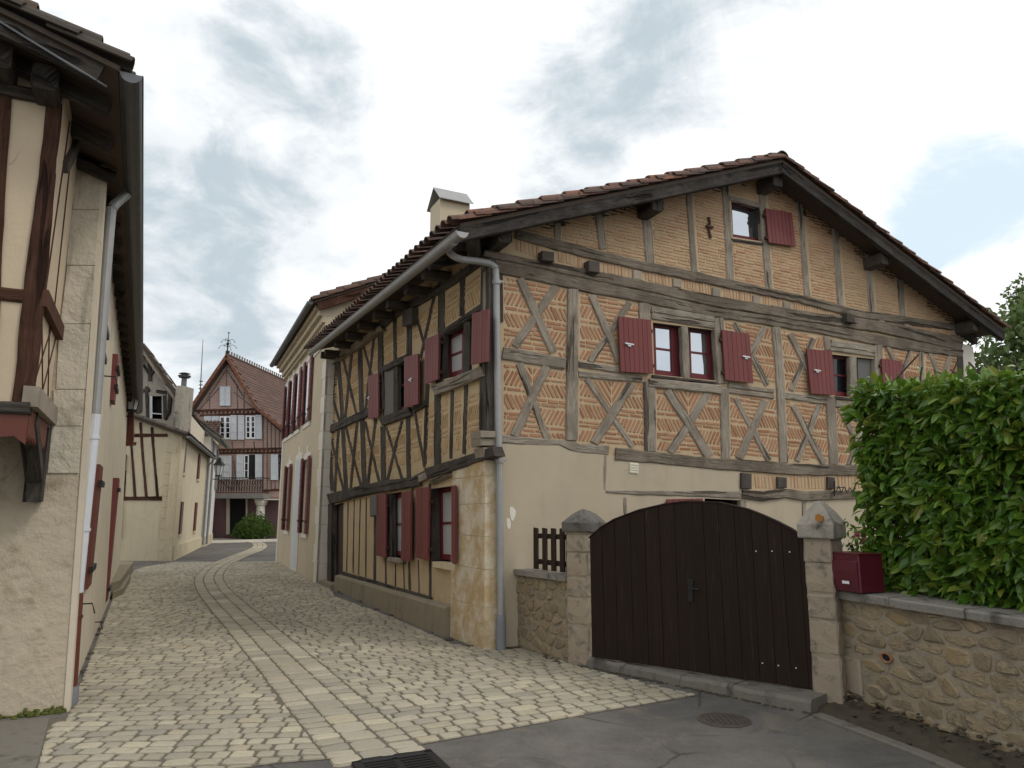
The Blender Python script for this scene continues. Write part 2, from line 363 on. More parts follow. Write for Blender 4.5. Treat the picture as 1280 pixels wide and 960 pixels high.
def wall_with_holes(pl, outer, holes, off, thick, mat, parent, name, reveal=.2):
    """outer / holes: polygons in plane coordinates; holes get real reveals"""
    loops = [[V((a, z, 0)) for a, z in outer]]+[[V((a, z, 0)) for a, z in h] for h in holes]
    tris = tessellate_polygon(loops); flat = [p for l in loops for p in l]
    mb = MB(); mb.add([pl.W(p.x, p.y, off) for p in flat], [list(t) for t in tris])
    mb.add([pl.W(p.x, p.y, off-thick) for p in flat], [list(t) for t in tris])
    for l in loops:
        n = len(l)
        for i in range(n):
            a, b = l[i], l[(i+1) % n]
            mb.poly([pl.W(a.x, a.y, off), pl.W(b.x, b.y, off), pl.W(b.x, b.y, off-thick), pl.W(a.x, a.y, off-thick)], mi=0 if l is loops[0] else 1)
    return mb.build(name, [M[mat], M['oak_dark']], parent)
def clip(poly, hp):
    for nx, nz, c in hp:
        out = []; n = len(poly)
        for i in range(n):
            a, b = poly[i], poly[(i+1) % n]
            da = nx*a[0]+nz*a[1]-c; db = nx*b[0]+nz*b[1]-c
            if da <= 0: out.append(a)
            if (da < 0 < db) or (db < 0 < da):
                t = da/(da-db); out.append((lerp(a[0], b[0], t), lerp(a[1], b[1], t)))
        poly = out
        if len(poly) < 3: return None
    return poly
def area(p): return abs(sum(p[i][0]*p[(i+1) % len(p)][1]-p[(i+1) % len(p)][0]*p[i][1] for i in range(len(p))))/2
def chaikin(p, n=1, k=.25):
    for _ in range(n): p = [x for i in range(len(p)) for x in ((lerp(p[i][0], p[(i+1) % len(p)][0], k), lerp(p[i][1], p[(i+1) % len(p)][1], k)), (lerp(p[i][0], p[(i+1) % len(p)][0], 1-k), lerp(p[i][1], p[(i+1) % len(p)][1], 1-k)))]
    return p
def halfplanes(poly, m):                     # inside of a convex polygon, shrunk by m
    cx = sum(p[0] for p in poly)/len(poly); cz = sum(p[1] for p in poly)/len(poly); hp = []
    for i in range(len(poly)):
        a, b = poly[i], poly[(i+1) % len(poly)]
        nx, nz = b[1]-a[1], -(b[0]-a[0]); L = math.hypot(nx, nz)
        if L < 1e-6: continue
        nx /= L; nz /= L; c = nx*a[0]+nz*a[1]
        if nx*cx+nz*cz > c: nx, nz, c = -nx, -nz, -c
        hp.append((nx, nz, c-m))
    return hp
def brick(mb, pl, poly, off, h=.009):
    if not poly or area(poly) < .0006: return
    cx = sum(p[0] for p in poly)/len(poly); cz = sum(p[1] for p in poly)/len(poly)
    top = [(lerp(p[0], cx, .05)+0, lerp(p[1], cz, .14)) for p in poly]
    hh = h*rnd.uniform(.5, 1.2); n = len(poly)
    vs = [pl.W(a, z, off-.004) for a, z in poly]+[pl.W(a, z, off+hh) for a, z in top]
    mb.add(vs, [[i, (i+1) % n, n+(i+1) % n, n+i] for i in range(n)]+[[n+i for i in range(n)]])
def rect(cx, cz, l, t, ang):
    c, s = math.cos(ang), math.sin(ang); J = lambda: rnd.uniform(-.004, .004)
    return [(cx+x*c-z*s+J(), cz+x*s+z*c+J()) for x, z in ((-l/2, -t/2), (l/2, -t/2), (l/2, t/2), (-l/2, t/2))]
def fill(mb, pl, hp, bb, kind, off, slope=0.0, pitch=.064, th=.038, band=.33, ph=0.0, mid=None):
    a0, a1, z0, z1 = bb
    def put(cx, cz, l, t, ang): brick(mb, pl, clip(rect(cx, cz+slope*(cx-a0), l, t, ang), hp), off)
    def course(z, l0=.17, l1=.27):
        a = a0-rnd.uniform(0, .2)
        while a < a1:
            l = rnd.uniform(l0, l1)
            put(a+l/2, z+rnd.uniform(-.005, .005), l-.018, th*rnd.uniform(.75, 1.1), math.atan(slope)+rnd.uniform(-.035, .035)); a += l
    ex = abs(slope)*(a1-a0)
    if kind == 'h':
        z = z0-ex
        while z < z1+ex: course(z); z += pitch
    elif kind == 'v':
        a = a0
        while a < a1:
            put(a, (z0+z1)/2, z1-z0+2*ex, th*rnd.uniform(.7, 1.1), math.pi/2+rnd.uniform(-.06, .06)); a += pitch*rnd.uniform(.85, 1.15)
    elif kind == 'chev':
        m = mid if mid is not None else (a0+a1)/2
        for sg in (-1, 1):
            o = -1.0
            while o < 1.0:                           # lines leaning outwards from the middle
                r = rect(m+sg*o, (z0+z1)/2, 2.4, th*.95, R(58) if sg > 0 else R(122))
                brick(mb, pl, clip(r, hp+[(sg*-1.0, 0, -m*sg-.012)]), off); o += pitch*1.2
    else:                                    # 'fish': slanted rows of alternating lean between flat courses
        z = z0-ex-ph; k = 0 if kind == 'fish' else 1
        while z < z1+ex:
            hgt = band*rnd.uniform(.62, .74); lean = R(62) if k % 2 == 0 else R(118)
            a = a0-.3
            while a < a1+.3:
                put(a, z+hgt/2, hgt*1.0, th*rnd.uniform(.75, 1.05), lean+rnd.uniform(-.04, .04)); a += pitch*rnd.uniform(1.0, 1.1)
            course(z+hgt+.04)
            if k % 2 == 0: course(z+hgt+.04+pitch*.85); z += pitch*.85
            z += hgt+.075; k += 1
def bbox(p): return (min(q[0] for q in p), max(q[0] for q in p), min(q[1] for q in p), max(q[1] for q in p))
def panel(pl, q, kind, mat='brick', parent=None, off=0.0, m=.018, slope=0.0, **kw):
    Q = quad_az(pl, q, off); mb = MB()
    fill(mb, pl, halfplanes(Q, m), bbox(Q), kind, off, slope, **kw)
    if mb.v: return mb.build('brick_panel', M[mat], parent)
def xpanel(pl, q, b1, b2, low, mat='brick', parent=None, off=0.0, slope=0.0, hw=.062, **kw):
    """panel crossed by two braces (px lines): four triangles of brick"""
    Q = quad_az(pl, q, off); base = halfplanes(Q, .014); bb = bbox(Q); mb = MB()
    def line(b):
        a = pl.az(b[0], b[1], off); c = pl.az(b[2], b[3], off)
        nx, nz = -(c[1]-a[1]), c[0]-a[0]; L = math.hypot(nx, nz); nx /= L; nz /= L
        if nz < 0: nx, nz = -nx, -nz
        return (nx, nz, nx*a[0]+nz*a[1])       # normal upwards
    l1, l2 = line(b1), line(b2)
    up = lambda l: (-l[0], -l[1], -l[2]-hw)
    dn = lambda l: (l[0], l[1], l[2]-hw)
    # intersection for the chevron middle
    det = l1[0]*l2[1]-l2[0]*l1[1]; mx = (l1[2]*l2[1]-l2[2]*l1[1])/det
    if low: fill(mb, pl, base+[up(l1), up(l2)], bb, 'chev', off, slope, mid=mx, **kw)
    else: fill(mb, pl, base+[up(l1), up(l2)], bb, 'h', off, slope, **kw)
    fill(mb, pl, base+[dn(l1), dn(l2)], bb, 'h', off, slope, **kw)
    fill(mb, pl, base+[dn(l1), up(l2)], bb, 'fish', off, slope, **kw)     # l1 is the "\" brace: left of both
    fill(mb, pl, base+[up(l1), dn(l2)], bb, 'fish2', off, slope, ph=.1, **kw)
    return mb.build('brick_panel', M[mat], parent)
def shutter(pl, q, n, parent, off=.05, th=.035, mat='red', latch=None, name='shutter', hinge=None):
    Q = quad_az(pl, q, off+th); mb = MB()
    slab(mb, pl, [bil(Q, s, t) for s, t in ((.01, .01), (.99, .01), (.99, .99), (.01, .99))], off, off+th*.72)
    for i in range(n):
        s0, s1 = i/n, (i+1)/n; g = .035/n if n > 1 else 0
        slab(mb, pl, [bil(Q, s0+g, 0), bil(Q, s1-g, 0), bil(Q, s1-g, 1), bil(Q, s0+g, 1)], off+th*.5, off+th+rnd.uniform(-.0015, .0015), ch=.003)
    o = fixn(mb.build(name, M[mat], parent))
    if latch:
        a, z = pl.az(latch[0], latch[1], off+th); b = MB()
        slab(b, pl, [(a-.075, z+.012), (a+.075, z+.004), (a+.075, z-.016), (a-.075, z-.01)], off+th-.002, off+th+.025, ch=.004)
        slab(b, pl, [(a-.03, z-.012), (a+.04, z-.014), (a+.03, z-.04), (a-.02, z-.038)], off+th-.002, off+th+.015, ch=.003)
        fixn(b.build('latch', M['hw'], o))
    if hinge:
        for t in (.2, .85):
            a, z = bil(Q, 0 if hinge < 0 else 1, t); b = MB()
            slab(b, pl, [(a-.03, z+.025), (a+.03, z+.025), (a+.03, z-.025), (a-.03, z-.025)], off-.03, off+.025, ch=.004)
            fixn(b.build('hinge', M['rust'], o))
    return o
def sash(pl, q, parent, off=-.1, rows=2, cols=1, fr=.055, mat='redframe', glass='glass', bar=.03, name='window', sl=None, sr=None, curtain=False):
    """casement: frame, glazing bars and one glass sheet as sub-part. px quad = outer frame"""
    Q = quad_az(pl, q, off)
    W = math.hypot(Q[1][0]-Q[0][0], Q[1][1]-Q[0][1]); Hh = abs(Q[0][1]-Q[3][1])
    l, r = (sl or fr)/W, (sr or fr)/W; t, b = fr/Hh, fr*1.3/Hh; mb = MB()
    def bar_(s0, s1, t0, t1, o0=-.05, o1=0.0): slab(mb, pl, [bil(Q, s0, t0), bil(Q, s1, t0), bil(Q, s1, t1), bil(Q, s0, t1)], off+o0, off+o1, ch=.004)
    bar_(0, l, 0, 1); bar_(1-r, 1, 0, 1); bar_(l, 1-r, 0, t, o1=-.002); bar_(l, 1-r, 1-b, 1, o1=-.002)
    hb = bar/Hh/2; wb = bar/W/2
    for i in range(1, rows):
        tt = lerp(t, 1-b, i/rows); bar_(l, 1-r, tt-hb, tt+hb, -.045, -.008)
    for i in range(1, cols):
        ss = lerp(l, 1-r, i/cols); bar_(ss-wb, ss+wb, t, 1-b, -.046, -.006)
    o = fixn(mb.build(name, M[mat], parent))
    g = MB(); slab(g, pl, [bil(Q, l*.5, t*.5), bil(Q, 1-r*.5, t*.5), bil(Q, 1-r*.5, 1-b*.5), bil(Q, l*.5, 1-b*.5)], off-.03, off-.024)
    fixn(g.build('pane', M[glass], o))
    return o
def gutter(p0, p1, r, mat, parent, name='gutter', n=14):
    p0, p1 = V(p0), V(p1); t = (p1-p0).normalized(); a = t.cross(V((0, 0, 1))).normalized(); mb = MB(); m = 9
    rings = []
    for p in [p0.lerp(p1, i/n) for i in range(n+1)]:
        out = [p+a*r*math.cos(math.pi*j/m)-V((0, 0, r*math.sin(math.pi*j/m))) for j in range(m+1)]
        inn = [p+a*(r-.008)*math.cos(math.pi*j/m)-V((0, 0, (r-.008)*math.sin(math.pi*j/m))) for j in range(m, -1, -1)]
        rings.append(out+inn)
    mb.loft(rings)
    for p, sg in ((p0, -1), (p1, 1)):
        mb.prism([p+a*r*math.cos(math.pi*j/m)-V((0, 0, r*math.sin(math.pi*j/m))) for j in range(m+1)], t*.006*sg)
    mb.tube([p0+a*r*(1 if True else -1), p1+a*r], .009, 6); mb.tube([p0-a*r, p1-a*r], .009, 6)
    return fixn(mb.build(name, M[mat], parent))
def smooth_path(pts, n=5):
    pts = [V(p) for p in pts]; out = []
    for i in range(len(pts)-1):
        p0, p1, p2, p3 = pts[max(i-1, 0)], pts[i], pts[i+1], pts[min(i+2, len(pts)-1)]
        for j in range(n):
            t = j/n
            out.append(.5*((2*p1)+(p2-p0)*t+(2*p0-5*p1+4*p2-p3)*t*t+(3*p1-p0-3*p2+p3)*t**3))
    return out+[pts[-1]]
def tiles(mb, e0, e1, r1, r0, pitch=.215, rad=.085, step=.34, lift=.02, verge0=True, only=None, mi=0):
    """canal tiles over a slope: e0,e1 eave ends, r0,r1 ridge ends"""
    e0, e1, r0, r1 = V(e0), V(e1), V(r0), V(r1)
    n = max(1, int(round((e1-e0).length/pitch))); nrm = (e1-e0).cross(r0-e0).normalized()
    if nrm.z < 0: nrm = -nrm
    al = (e1-e0).normalized()
    for i in range(n+1):
        if only is not None and not only(i, n): continue
        a = e0.lerp(e1, i/n); b = r0.lerp(r1, i/n); L = (b-a).length; t = (b-a).normalized(); m = max(1, int(L/step))
        side = t.cross(nrm).normalized()
        for j in range(m):
            s0 = j*L/m-.06; s1 = s0+L/m+.08
            w = rnd.uniform(-.012, .012); tl = rnd.uniform(-.008, .012); rr = rad*rnd.uniform(.93, 1.06); rings = []
            for s, r_, up in ((s0, rr, lift+.028+tl), (s1, rr*.8, lift-.004)):
                c = a+t*s+side*w+nrm*up
                out = [c+side*r_*math.cos(math.pi*q/6)+nrm*r_*.85*math.sin(math.pi*q/6) for q in range(7)]
                inn = [c+side*(r_-.016)*math.cos(math.pi*q/6)+nrm*(r_-.016)*.85*math.sin(math.pi*q/6) for q in range(6, -1, -1)]
                rings.append(out+inn)
            mb.loft(rings, mi=mi)
def deck(mb, e0, e1, r1, r0, th=.05):
    e0, e1, r0, r1 = V(e0), V(e1), V(r0), V(r1); nrm = (e1-e0).cross(r0-e0).normalized()
    if nrm.z < 0: nrm = -nrm
    mb.prism([e0, e1, r1, r0], -nrm*th)
def leafcloud(mb, pts, size, flat=None, fold=.18):
    """little folded leaves; pts: (position, outward dir)"""
    for p, d in pts:
        L = size*rnd.uniform(.55, 1.3); w = L*rnd.uniform(.36, .46)
        ax = (V((rnd.gauss(0, 1), rnd.gauss(0, 1), rnd.gauss(-.1, 1.1))).normalized()+d*.6).normalized()
        nn = V((rnd.gauss(0, 1), rnd.gauss(0, 1), rnd.gauss(.5, 1)))+d*.4
        sd = ax.cross(nn)
        if sd.length < 1e-3: continue
        sd.normalize(); nn = sd.cross(ax).normalized()
        p = V(p); dr = -V((0, 0, 1))*L*.16
        v = [p, p+ax*L*.35+sd*w*.5+nn*w*fold, p+ax*L*.72+sd*w*.4+nn*w*fold+dr*.5, p+ax*L+dr, p+ax*L*.72-sd*w*.4+nn*w*fold+dr*.5, p+ax*L*.35-sd*w*.5+nn*w*fold, p+ax*L*.36, p+ax*L*.72+dr*.4]
        mb.add(v, [[0, 6, 1], [6, 7, 2, 1], [7, 3, 2], [0, 5, 6], [5, 4, 7, 6], [4, 3, 7]])
# ================================================================== MAIN HOUSE (timber frame, brick gable)
C0 = G(608, 813); FAR = G(410, 730)
U = (FAR-C0).normalized(); GD = V((U.y, -U.x, 0)); DL = (FAR-C0).length
GB = Pl(C0, GD, -U); SD = Pl(C0, U, -GD); WR = 10.1
house = thing('half_timbered_house', C0, 'large half timbered house with herringbone brick gable and red shutters', 'house')
VO = .5                                            # verge overhang
EL0, A0, ER0 = GB.P(575, 279, VO), GB.P(978, 199, VO), GB.P(1256, 412, VO)
EL1 = SD.P(388, 437, .66); A1 = A0+U*(DL+.45); ER1 = ER0+U*(DL+.45)
def roof_z(a):                                      # underside of the deck over the gable wall
    e, p, r = GB.az(575, 279, VO), GB.az(978, 199, VO), GB.az(1256, 412, VO)
    z = lerp(e[1], p[1], (a-e[0])/(p[0]-e[0])) if a < p[0] else lerp(p[1], r[1], (a-p[0])/(r[0]-p[0]))
    return z-.07
AP = GB.az(978, 199, VO)[0]
q = lambda *p: list(p)
W1 = q((816, 403), (894, 413), (897, 476), (818, 468)); W2 = q((1040, 443), (1094, 449), (1095, 499), (1044, 495))
W3 = q((914, 252), (949, 259), (953, 302), (916, 296)); DO = q((880, 622), (927, 625), (929, 700), (881, 700))
hz = lambda Q, pl: quad_az(pl, Q)
outer = [(0, 0), (WR, 0), (WR, roof_z(WR)), (AP, roof_z(AP)), (0, roof_z(0))]
wall_with_holes(GB, outer, [hz(W1, GB), hz(W2, GB), hz(W3, GB), hz(DO, GB)], 0, .25, 'mortar', house, 'gable_wall')
lowp = [(0.16, 0), (0.16, GB.az(612, 552)[1])]+[GB.az(*p) for p in ((700, 552), (723, 560), (766, 570), (880, 582), (925, 586), (931, 619))]
mz = GB.az(1070, 622)[1]
dz = [GB.az(*p) for p in ((880, 620), (927, 620))]
wall_with_holes(GB, lowp+[(GB.az(1070, 620)[0], mz), (WR-.01, mz-.1), (WR-.01, 0)], [[(p[0]+.0, p[1]) for p in hz(q((880, 623), (927, 625.5), (929, 700), (881, 700)), GB)]], .012, .011, 'render', house, 'rendered_wall')
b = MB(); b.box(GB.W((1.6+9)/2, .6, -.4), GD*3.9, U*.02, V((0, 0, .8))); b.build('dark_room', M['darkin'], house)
# street wall
SA = q((478.5, 465), (508, 449), (508, 512), (478.5, 525)); SBo = q((554, 418), (590, 398), (590, 466), (554, 474))
SC = q((483, 618), (502, 615), (502, 698), (483, 697)); SDo = q((539, 611), (568, 607), (568, 703), (540, 702)); SE = q((416, 632), (429.5, 628), (428.5, 722), (417, 729))
z0, z1 = GB.P(0, 0).z, 0
sr = lambda a: lerp(roof_z(0), EL1.z+.2, a/DL)
wall_with_holes(SD, [(.25, 0), (DL, 0), (DL, sr(DL)), (.25, sr(.25))], [hz(x, SD) for x in (SA, SBo, SC, SDo, SE)], 0, .25, 'ochre', house, 'street_wall')
b = MB()
far = [C0+GD*WR+U*DL, C0+U*DL]
b.prism([C0+GD*(WR-.25)+U*.25, C0+GD*WR+U*.25, C0+GD*WR+U*DL, C0+GD*(WR-.25)+U*DL], (0, 0, roof_z(WR)))
b.build('rear_wall', M['render'], house)
b = MB()
b.prism([C0+U*(DL-.2)+V((0, 0, 0))+GD*.26, C0+GD*(WR-.26)+U*(DL-.2), C0+GD*(WR-.26)+U*(DL-.2)+V((0, 0, roof_z(WR))), C0+GD*AP+U*(DL-.2)+V((0, 0, roof_z(AP))), C0+GD*.26+U*(DL-.2)+V((0, 0, sr(DL)))], U*.18)
b.build('rear_wall', M['render'], house)
b = MB(); slab(b, GB, [(WR+.005, 0), (WR+.4, 0), (WR+.4, 4.86), (WR+.005, 4.9)], -.5, -.02); b.build('white_pier', M['white_stone'], house)
# corner pier of dressed stone
b = MB(); zt = GB.az(612, 575)[1]; zz = [0, .5, .95, 1.35, 1.75, 2.1, zt]
aS = SD.az(569, 700)[0]
pier_q = MB()
for i in range(6):
    za, zb = zz[i]+.006, zz[i+1]-.006
    j = rnd.uniform(-.01, .012)
    (pier_q).loft([[C0-GD*.05-U*.04+V((0, 0, z)), C0+GD*.17-U*.04+V((0, 0, z)), C0+GD*.17+U*.0+V((0, 0, z)), C0+GD*.0+U*(aS+j)+V((0, 0, z)), C0-GD*.06+U*(aS+j)+V((0, 0, z))] for z in (za, zb)])
fixn(pier_q.build('corner_stone', M['pier'], house))
b = MB(); b.prism([C0-GD*.045-U*.034, C0+GD*.165-U*.034, C0+GD*.16, C0+U*(aS-.01), C0-GD*.053+U*(aS-.01)], (0, 0, zt-.02)); fixn(b.build('pier_mortar', M['quoin_pale'], house))
b = MB()
ca, cz = SD.az(567.5, 762.5, .13); fa, fz = SD.az(419, 719, .13)
b.loft([[SD.W(aS+.01, 0, -.02), SD.W(aS+.01, 0, .15), SD.W(aS+.01, cz-.02, .135), SD.W(aS+.01, cz, .11), SD.W(aS+.01, cz+.02, -.02)],
        [SD.W(lerp(aS, fa, .5), 0, -.02), SD.W(lerp(aS, fa, .5), 0, .16), SD.W(lerp(aS, fa, .5), lerp(cz, fz, .5)-.03, .14), SD.W(lerp(aS, fa, .5), lerp(cz, fz, .5)-.005, .115), SD.W(lerp(aS, fa, .5), lerp(cz, fz, .5)+.02, -.02)],
        [SD.W(fa, 0, -.02), SD.W(fa, 0, .15), SD.W(fa, fz-.02, .135), SD.W(fa, fz, .11), SD.W(fa, fz+.02, -.02)]])
fixn(b.build('plinth', M['concrete'], house))
b = MB(); slab(b, SD, [(fa+.02, 0), (DL-.02, 0), (DL-.02, .1), (fa+.02, .1)], -.05, .22, ch=.012); fixn(b.build('doorstep', M['concrete'], house))
T = lambda pts, w=None, mat='oak', proud=.045, **k: timber(GB, pts, w, mat, house, proud=max(.016, proud*.55), **k)
# ---- gable beams
T([(606, 329, 17), (720, 353, 17), (820, 374, 14), (900, 391, 12), (1000, 406, 13), (1131, 431, 13), (1204, 441, 9)], None, 'oak_beam', proud=.06)
T([(606, 316, 9), (720, 339, 11), (820, 360, 13), (900, 377, 13), (1000, 394, 13), (1100, 408, 14), (1204, 430, 16)], None, 'oak_beam', proud=.085)
T([(646, 292, 10), (720, 312, 13), (780, 326, 11), (853, 342, 12), (926, 357, 11), (1000, 373, 10), (1075, 392, 10), (1131, 400, 9), (1200, 410, 8)], None, 'oak_beam', proud=.07)
T([(623, 549, 11), (700, 553, 8), (725, 560, 13), (761, 563, 12)], proud=.04)
T([(770, 567, 15), (900, 580, 14), (984, 586, 15), (1072, 588, 13), (1140, 592, 13), (1205, 597, 13)], None, 'oak_beam', proud=.06)
T([(929, 617, 11), (955, 620, 13), (984, 617, 12), (1010, 620, 12), (1070, 618, 11), (1200, 622, 11)], None, 'oak_beam', proud=.09)
T([(758, 614, 3), (800, 616, 5), (850, 617, 7), (932, 619, 9)], proud=.05); T([(757, 569), (756, 612)], 4, proud=.03); T([(781, 622), (782, 650)], 5, proud=.03)
T([(929.5, 626), (932, 660)], 8, proud=.03); T([(1005, 627), (1008, 700)], 6, proud=.03)
# posts
T([(614, 335), (615.5, 540)], 15, proud=.05); T([(626, 343), (626.5, 402)], 6, 'oak_dark', proud=.035)
T([(717.5, 361), (716, 450), (715.5, 550)], 14, proud=.055); T([(806, 378), (807, 400)], 14); T([(812, 477), (814, 564)], 14, proud=.055)
T([(899, 397), (904, 479)], 12, proud=.06); T([(906.5, 486), (908, 573)], 11, proud=.05)
T([(971, 408), (975, 460), (977, 490), (981, 578)], 10, proud=.055); T([(1034, 420), (1036, 437)], 8); T([(1039, 496), (1043, 580)], 11, proud=.05)
T([(1099, 431), (1100, 500)], 10, proud=.06); T([(1153, 438), (1156, 590)], 5); T([(1201, 443), (1204, 595)], 7, 'oak_dark')
# rails
T([(629, 441), (660, 446), (707, 455)], 15, proud=.05); T([(724, 455), (775, 462)], 8); T([(724, 467), (803, 474)], 8, proud=.05)
T([(812, 478), (902, 487)], 11, proud=.075); T([(911, 481), (968, 489)], 6); T([(911, 488), (968, 496)], 6, proud=.05)
T([(981, 494), (1036, 501)], 9, proud=.05); T([(1045, 504), (1100, 511), (1155, 517), (1202, 522)], 9)
# braces: panels of brick behind them
SL = -.02
X = [((629, 345), (710, 362), (709, 449), (629, 434), (651, 347, 692, 440), (696, 357, 644, 433), False, 10, 11),
     ((629, 452), (709, 466), (708, 550), (629, 545), (650, 454, 685, 551), (684, 458, 644, 545), True, 9, 11),
     ((725, 364), (799, 381), (799, 461), (724, 450), (740, 369, 776, 452), (788, 378, 738, 452), False, 9, 8),
     ((724, 472), (805, 478), (807, 558), (723, 553), (734, 473, 791, 558), (790, 479, 744, 554), True, 7, 11),
     ((820, 484), (901, 492), (902, 571), (821, 564), (835, 487, 887, 570), (885, 493, 838, 565), True, 11, 10),
     ((912, 492), (972, 499), (976, 575), (913, 571), (920, 497, 962, 575), (957, 501, 925, 573), False, 7, 9),
     ((982, 500), (1034, 505), (1037, 577), (985, 575), (992, 507, 1031, 579), (1025, 507, 997, 576), False, 7, 7),
     ((906, 400), (966, 410), (971, 482), (908, 474), (919, 403, 960, 481), (956, 409, 925, 474), False, 7, 7),
     ((976, 412), (1031, 421), (1036, 494), (982, 488), (988, 417, 1027, 492), (1017, 423, 990, 488), False, 7, 7),
     ((1045, 508), (1100, 514), (1104, 582), (1048, 580), (1051, 509, 1085, 582), (1087, 513, 1062, 581), False, 7, 6),
     ((1105, 434), (1151, 441), (1155, 512), (1106, 505), (1110, 433, 1146, 505), (1139, 438, 1114, 506), False, 5, 5),
     ((1157, 442), (1199, 446), (1202, 518), (1158, 513), (1163, 441, 1193, 515), (1189, 445, 1163, 514), False, 5, 5)]
for i, (tl, tr, br, bl, b1, b2, low, w1, w2) in enumerate(X):
    xpanel(GB, [tl, tr, br, bl], b1, b2, low, 'brick', house, slope=SL if i < 5 else -.04, hw=.05)
    T([b1[:2], b1[2:]], w1, proud=.035 if i % 2 else .05); T([b2[:2], b2[2:]], w2, proud=.05 if i % 2 else .035)
panel(GB, [(725, 382), (799, 383), (799, 395), (770, 395)], 'h', 'brick', house)
panel(GB, [(1105, 522), (1200, 530), (1203, 590), (1106, 584)], 'fish', 'brick', house)
# strip of upright bricks between the two long beams, joist ends
st = [(630, 303, 312, 316), (678, 313, 693, 327), (736, 325, 750, 341), (792, 337, 802, 350), (842, 348, 852, 360), (891, 359, 901, 372), (942, 369, 951, 382), (980, 377, 989, 389), (1059, 391, 1069, 404), (1099, 398, 1106, 411), (1131, 404, 1138, 416), (1190, 412, 1196, 420)]
for i, (x0, y0, x1, y1) in enumerate(st):
    if i:
        pr = .14 if i in (1, 2, 8) else .03
        Q = quad_az(GB, [(x0, y0), (x1, y0+2), (x1, y1), (x0, y1-2)], pr); d_ = [(p[0], p[1]) for p in Q]
        b = MB(); slab(b, GB, d_, -.05, pr, ch=.012); o = fixn(b.build('joist_end', M['oak_dark' if pr > .1 else 'oak'], house))
    if i < len(st)-1:
        xa = x1 if i else 640; nx = st[i+1]; ya = (y0+y1)/2
        panel(GB, [(xa+1, lerp(296, 410, (xa-640)/560)), (nx[0]-1, lerp(296, 410, (nx[0]-640)/560)), (nx[0]-1, nx[1]+14), (xa+1, (y1 if i else 312)+1)], 'v', 'brick_pale', house, pitch=.062)
for (x0, y0, x1, y1) in ((927, 591, 940, 611), (973, 596, 984, 610), (1035, 596, 1044, 611)):
    Q = quad_az(GB, [(x0, y0), (x1, y0+1), (x1, y1), (x0, y1)], .05); b = MB(); slab(b, GB, Q, -.05, .05, ch=.01); fixn(b.build('joist_end', M['oak_dark'], house))
for xa, xb in ((941, 972), (985, 1034), (1045, 1110)):
    panel(GB, [(xa, 592), (xb, 594), (xb, 613), (xa, 612)], 'v', 'brick_pale', house, pitch=.075, th=.03)
# gable studs and courses
studs = [(697.5, 279, 697.5, 300, 9), (749, 268, 754, 311, 9), (808, 262, 814, 332, 11), (861.5, 243, 869, 340, 7), (907, 228, 914, 350, 9), (952, 222, 962, 362, 8), (1000, 250, 1010, 372, 6.5), (1044, 285, 1052, 384, 7), (1086, 318, 1091, 392, 7), (1126, 350, 1129, 398, 7)]
for s in studs: T([s[:2], s[2:4]], s[4], proud=.04)
edges = [(652, 290, 656, 288)]+[(s[0], s[1], s[2], s[3]) for s in studs]+[(1196, 404, 1199, 408)]
def top_y(x):                                       # photo height of the roof junction on the wall
    return lerp(293, 205, (x-640)/(968-640)) if x < 968 else lerp(205, 412, (x-968)/(1205-968))
for i in range(len(edges)-1):
    a, c = edges[i], edges[i+1]; wa = 5; wb = 5
    tl, tr = (a[0]+wa, top_y(a[0]+wa)-4), (c[0]-wb, top_y(c[0]-wb)-4)
    my = lambda x: lerp(293, 409, (x-648)/552)+4
    br, bl = (c[2]-wb+1, my(c[2]-wb)), (a[2]+wa, my(a[2]+wa))
    if i == 5:
        panel(GB, [tl, tr, (tr[0]-.5, 250), (tl[0]+1, 243)], 'h', 'brick_pale', house, m=.012, slope=-.01, pitch=.052, th=.032); tl, tr = (tl[0]+3, 303), (tr[0]+4, 309)
    panel(GB, [tl, tr, br, bl], 'h', 'brick_mid' if i in (5, 6, 7) else 'brick_pale', house, m=.012, slope=-.01, pitch=.052, th=.032)
# lintels and windows of the gable
T([(815, 386), (893, 399)], 8, proud=.06); T([(815, 394), (893, 407)], 8, proud=.05); T([(1039, 431), (1094, 439)], 14, proud=.06); T([(912, 247), (949, 256)], 6)
T([(816, 470), (897, 478.5)], 3.5, 'oak_dark', proud=.06, name='sill'); T([(1044, 497), (1096, 502)], 3.5, 'oak_dark', proud=.06, name='sill')
T([(856, 408), (859, 474)], 8, proud=.01, name='mullion'); T([(1067, 446), (1068, 498)], 9, proud=.02, name='mullion'); T([(914, 299), (955, 305)], 3, 'oak_dark', proud=.05, name='sill')
def window_group(pl, name, parts): return None
sash(GB, q((815, 403), (849, 408), (851, 472), (817, 468)), house, -.11, 2, sr=.16, fr=.06); sash(GB, q((861, 409), (893, 413), (896, 476), (863, 472)), house, -.11, 2, sl=.03, sr=.16, fr=.06)
sash(GB, q((1038, 443), (1061, 446), (1064, 497), (1041, 494)), house, -.1, 2, glass='glass_dark', sr=.09, fr=.06)
b = MB(); slab(b, GB, quad_az(GB, q((1072, 448), (1094, 450), (1096, 499), (1073, 497)), -.05), -.07, -.05); b.build('fly_screen', M['greyboard'], house)
sash(GB, q((913, 253), (949, 260), (953, 303), (915, 297)), house, -.1, 1, sr=.09, sl=.03, fr=.05)
shutter(GB, q((773, 395), (814, 400), (817, 467), (776, 464.5)), 7, house, latch=(786, 430), hinge=1); shutter(GB, q((902.5, 412), (937, 417), (942, 479), (906.5, 475)), 6, house, latch=(932, 446), hinge=-1)
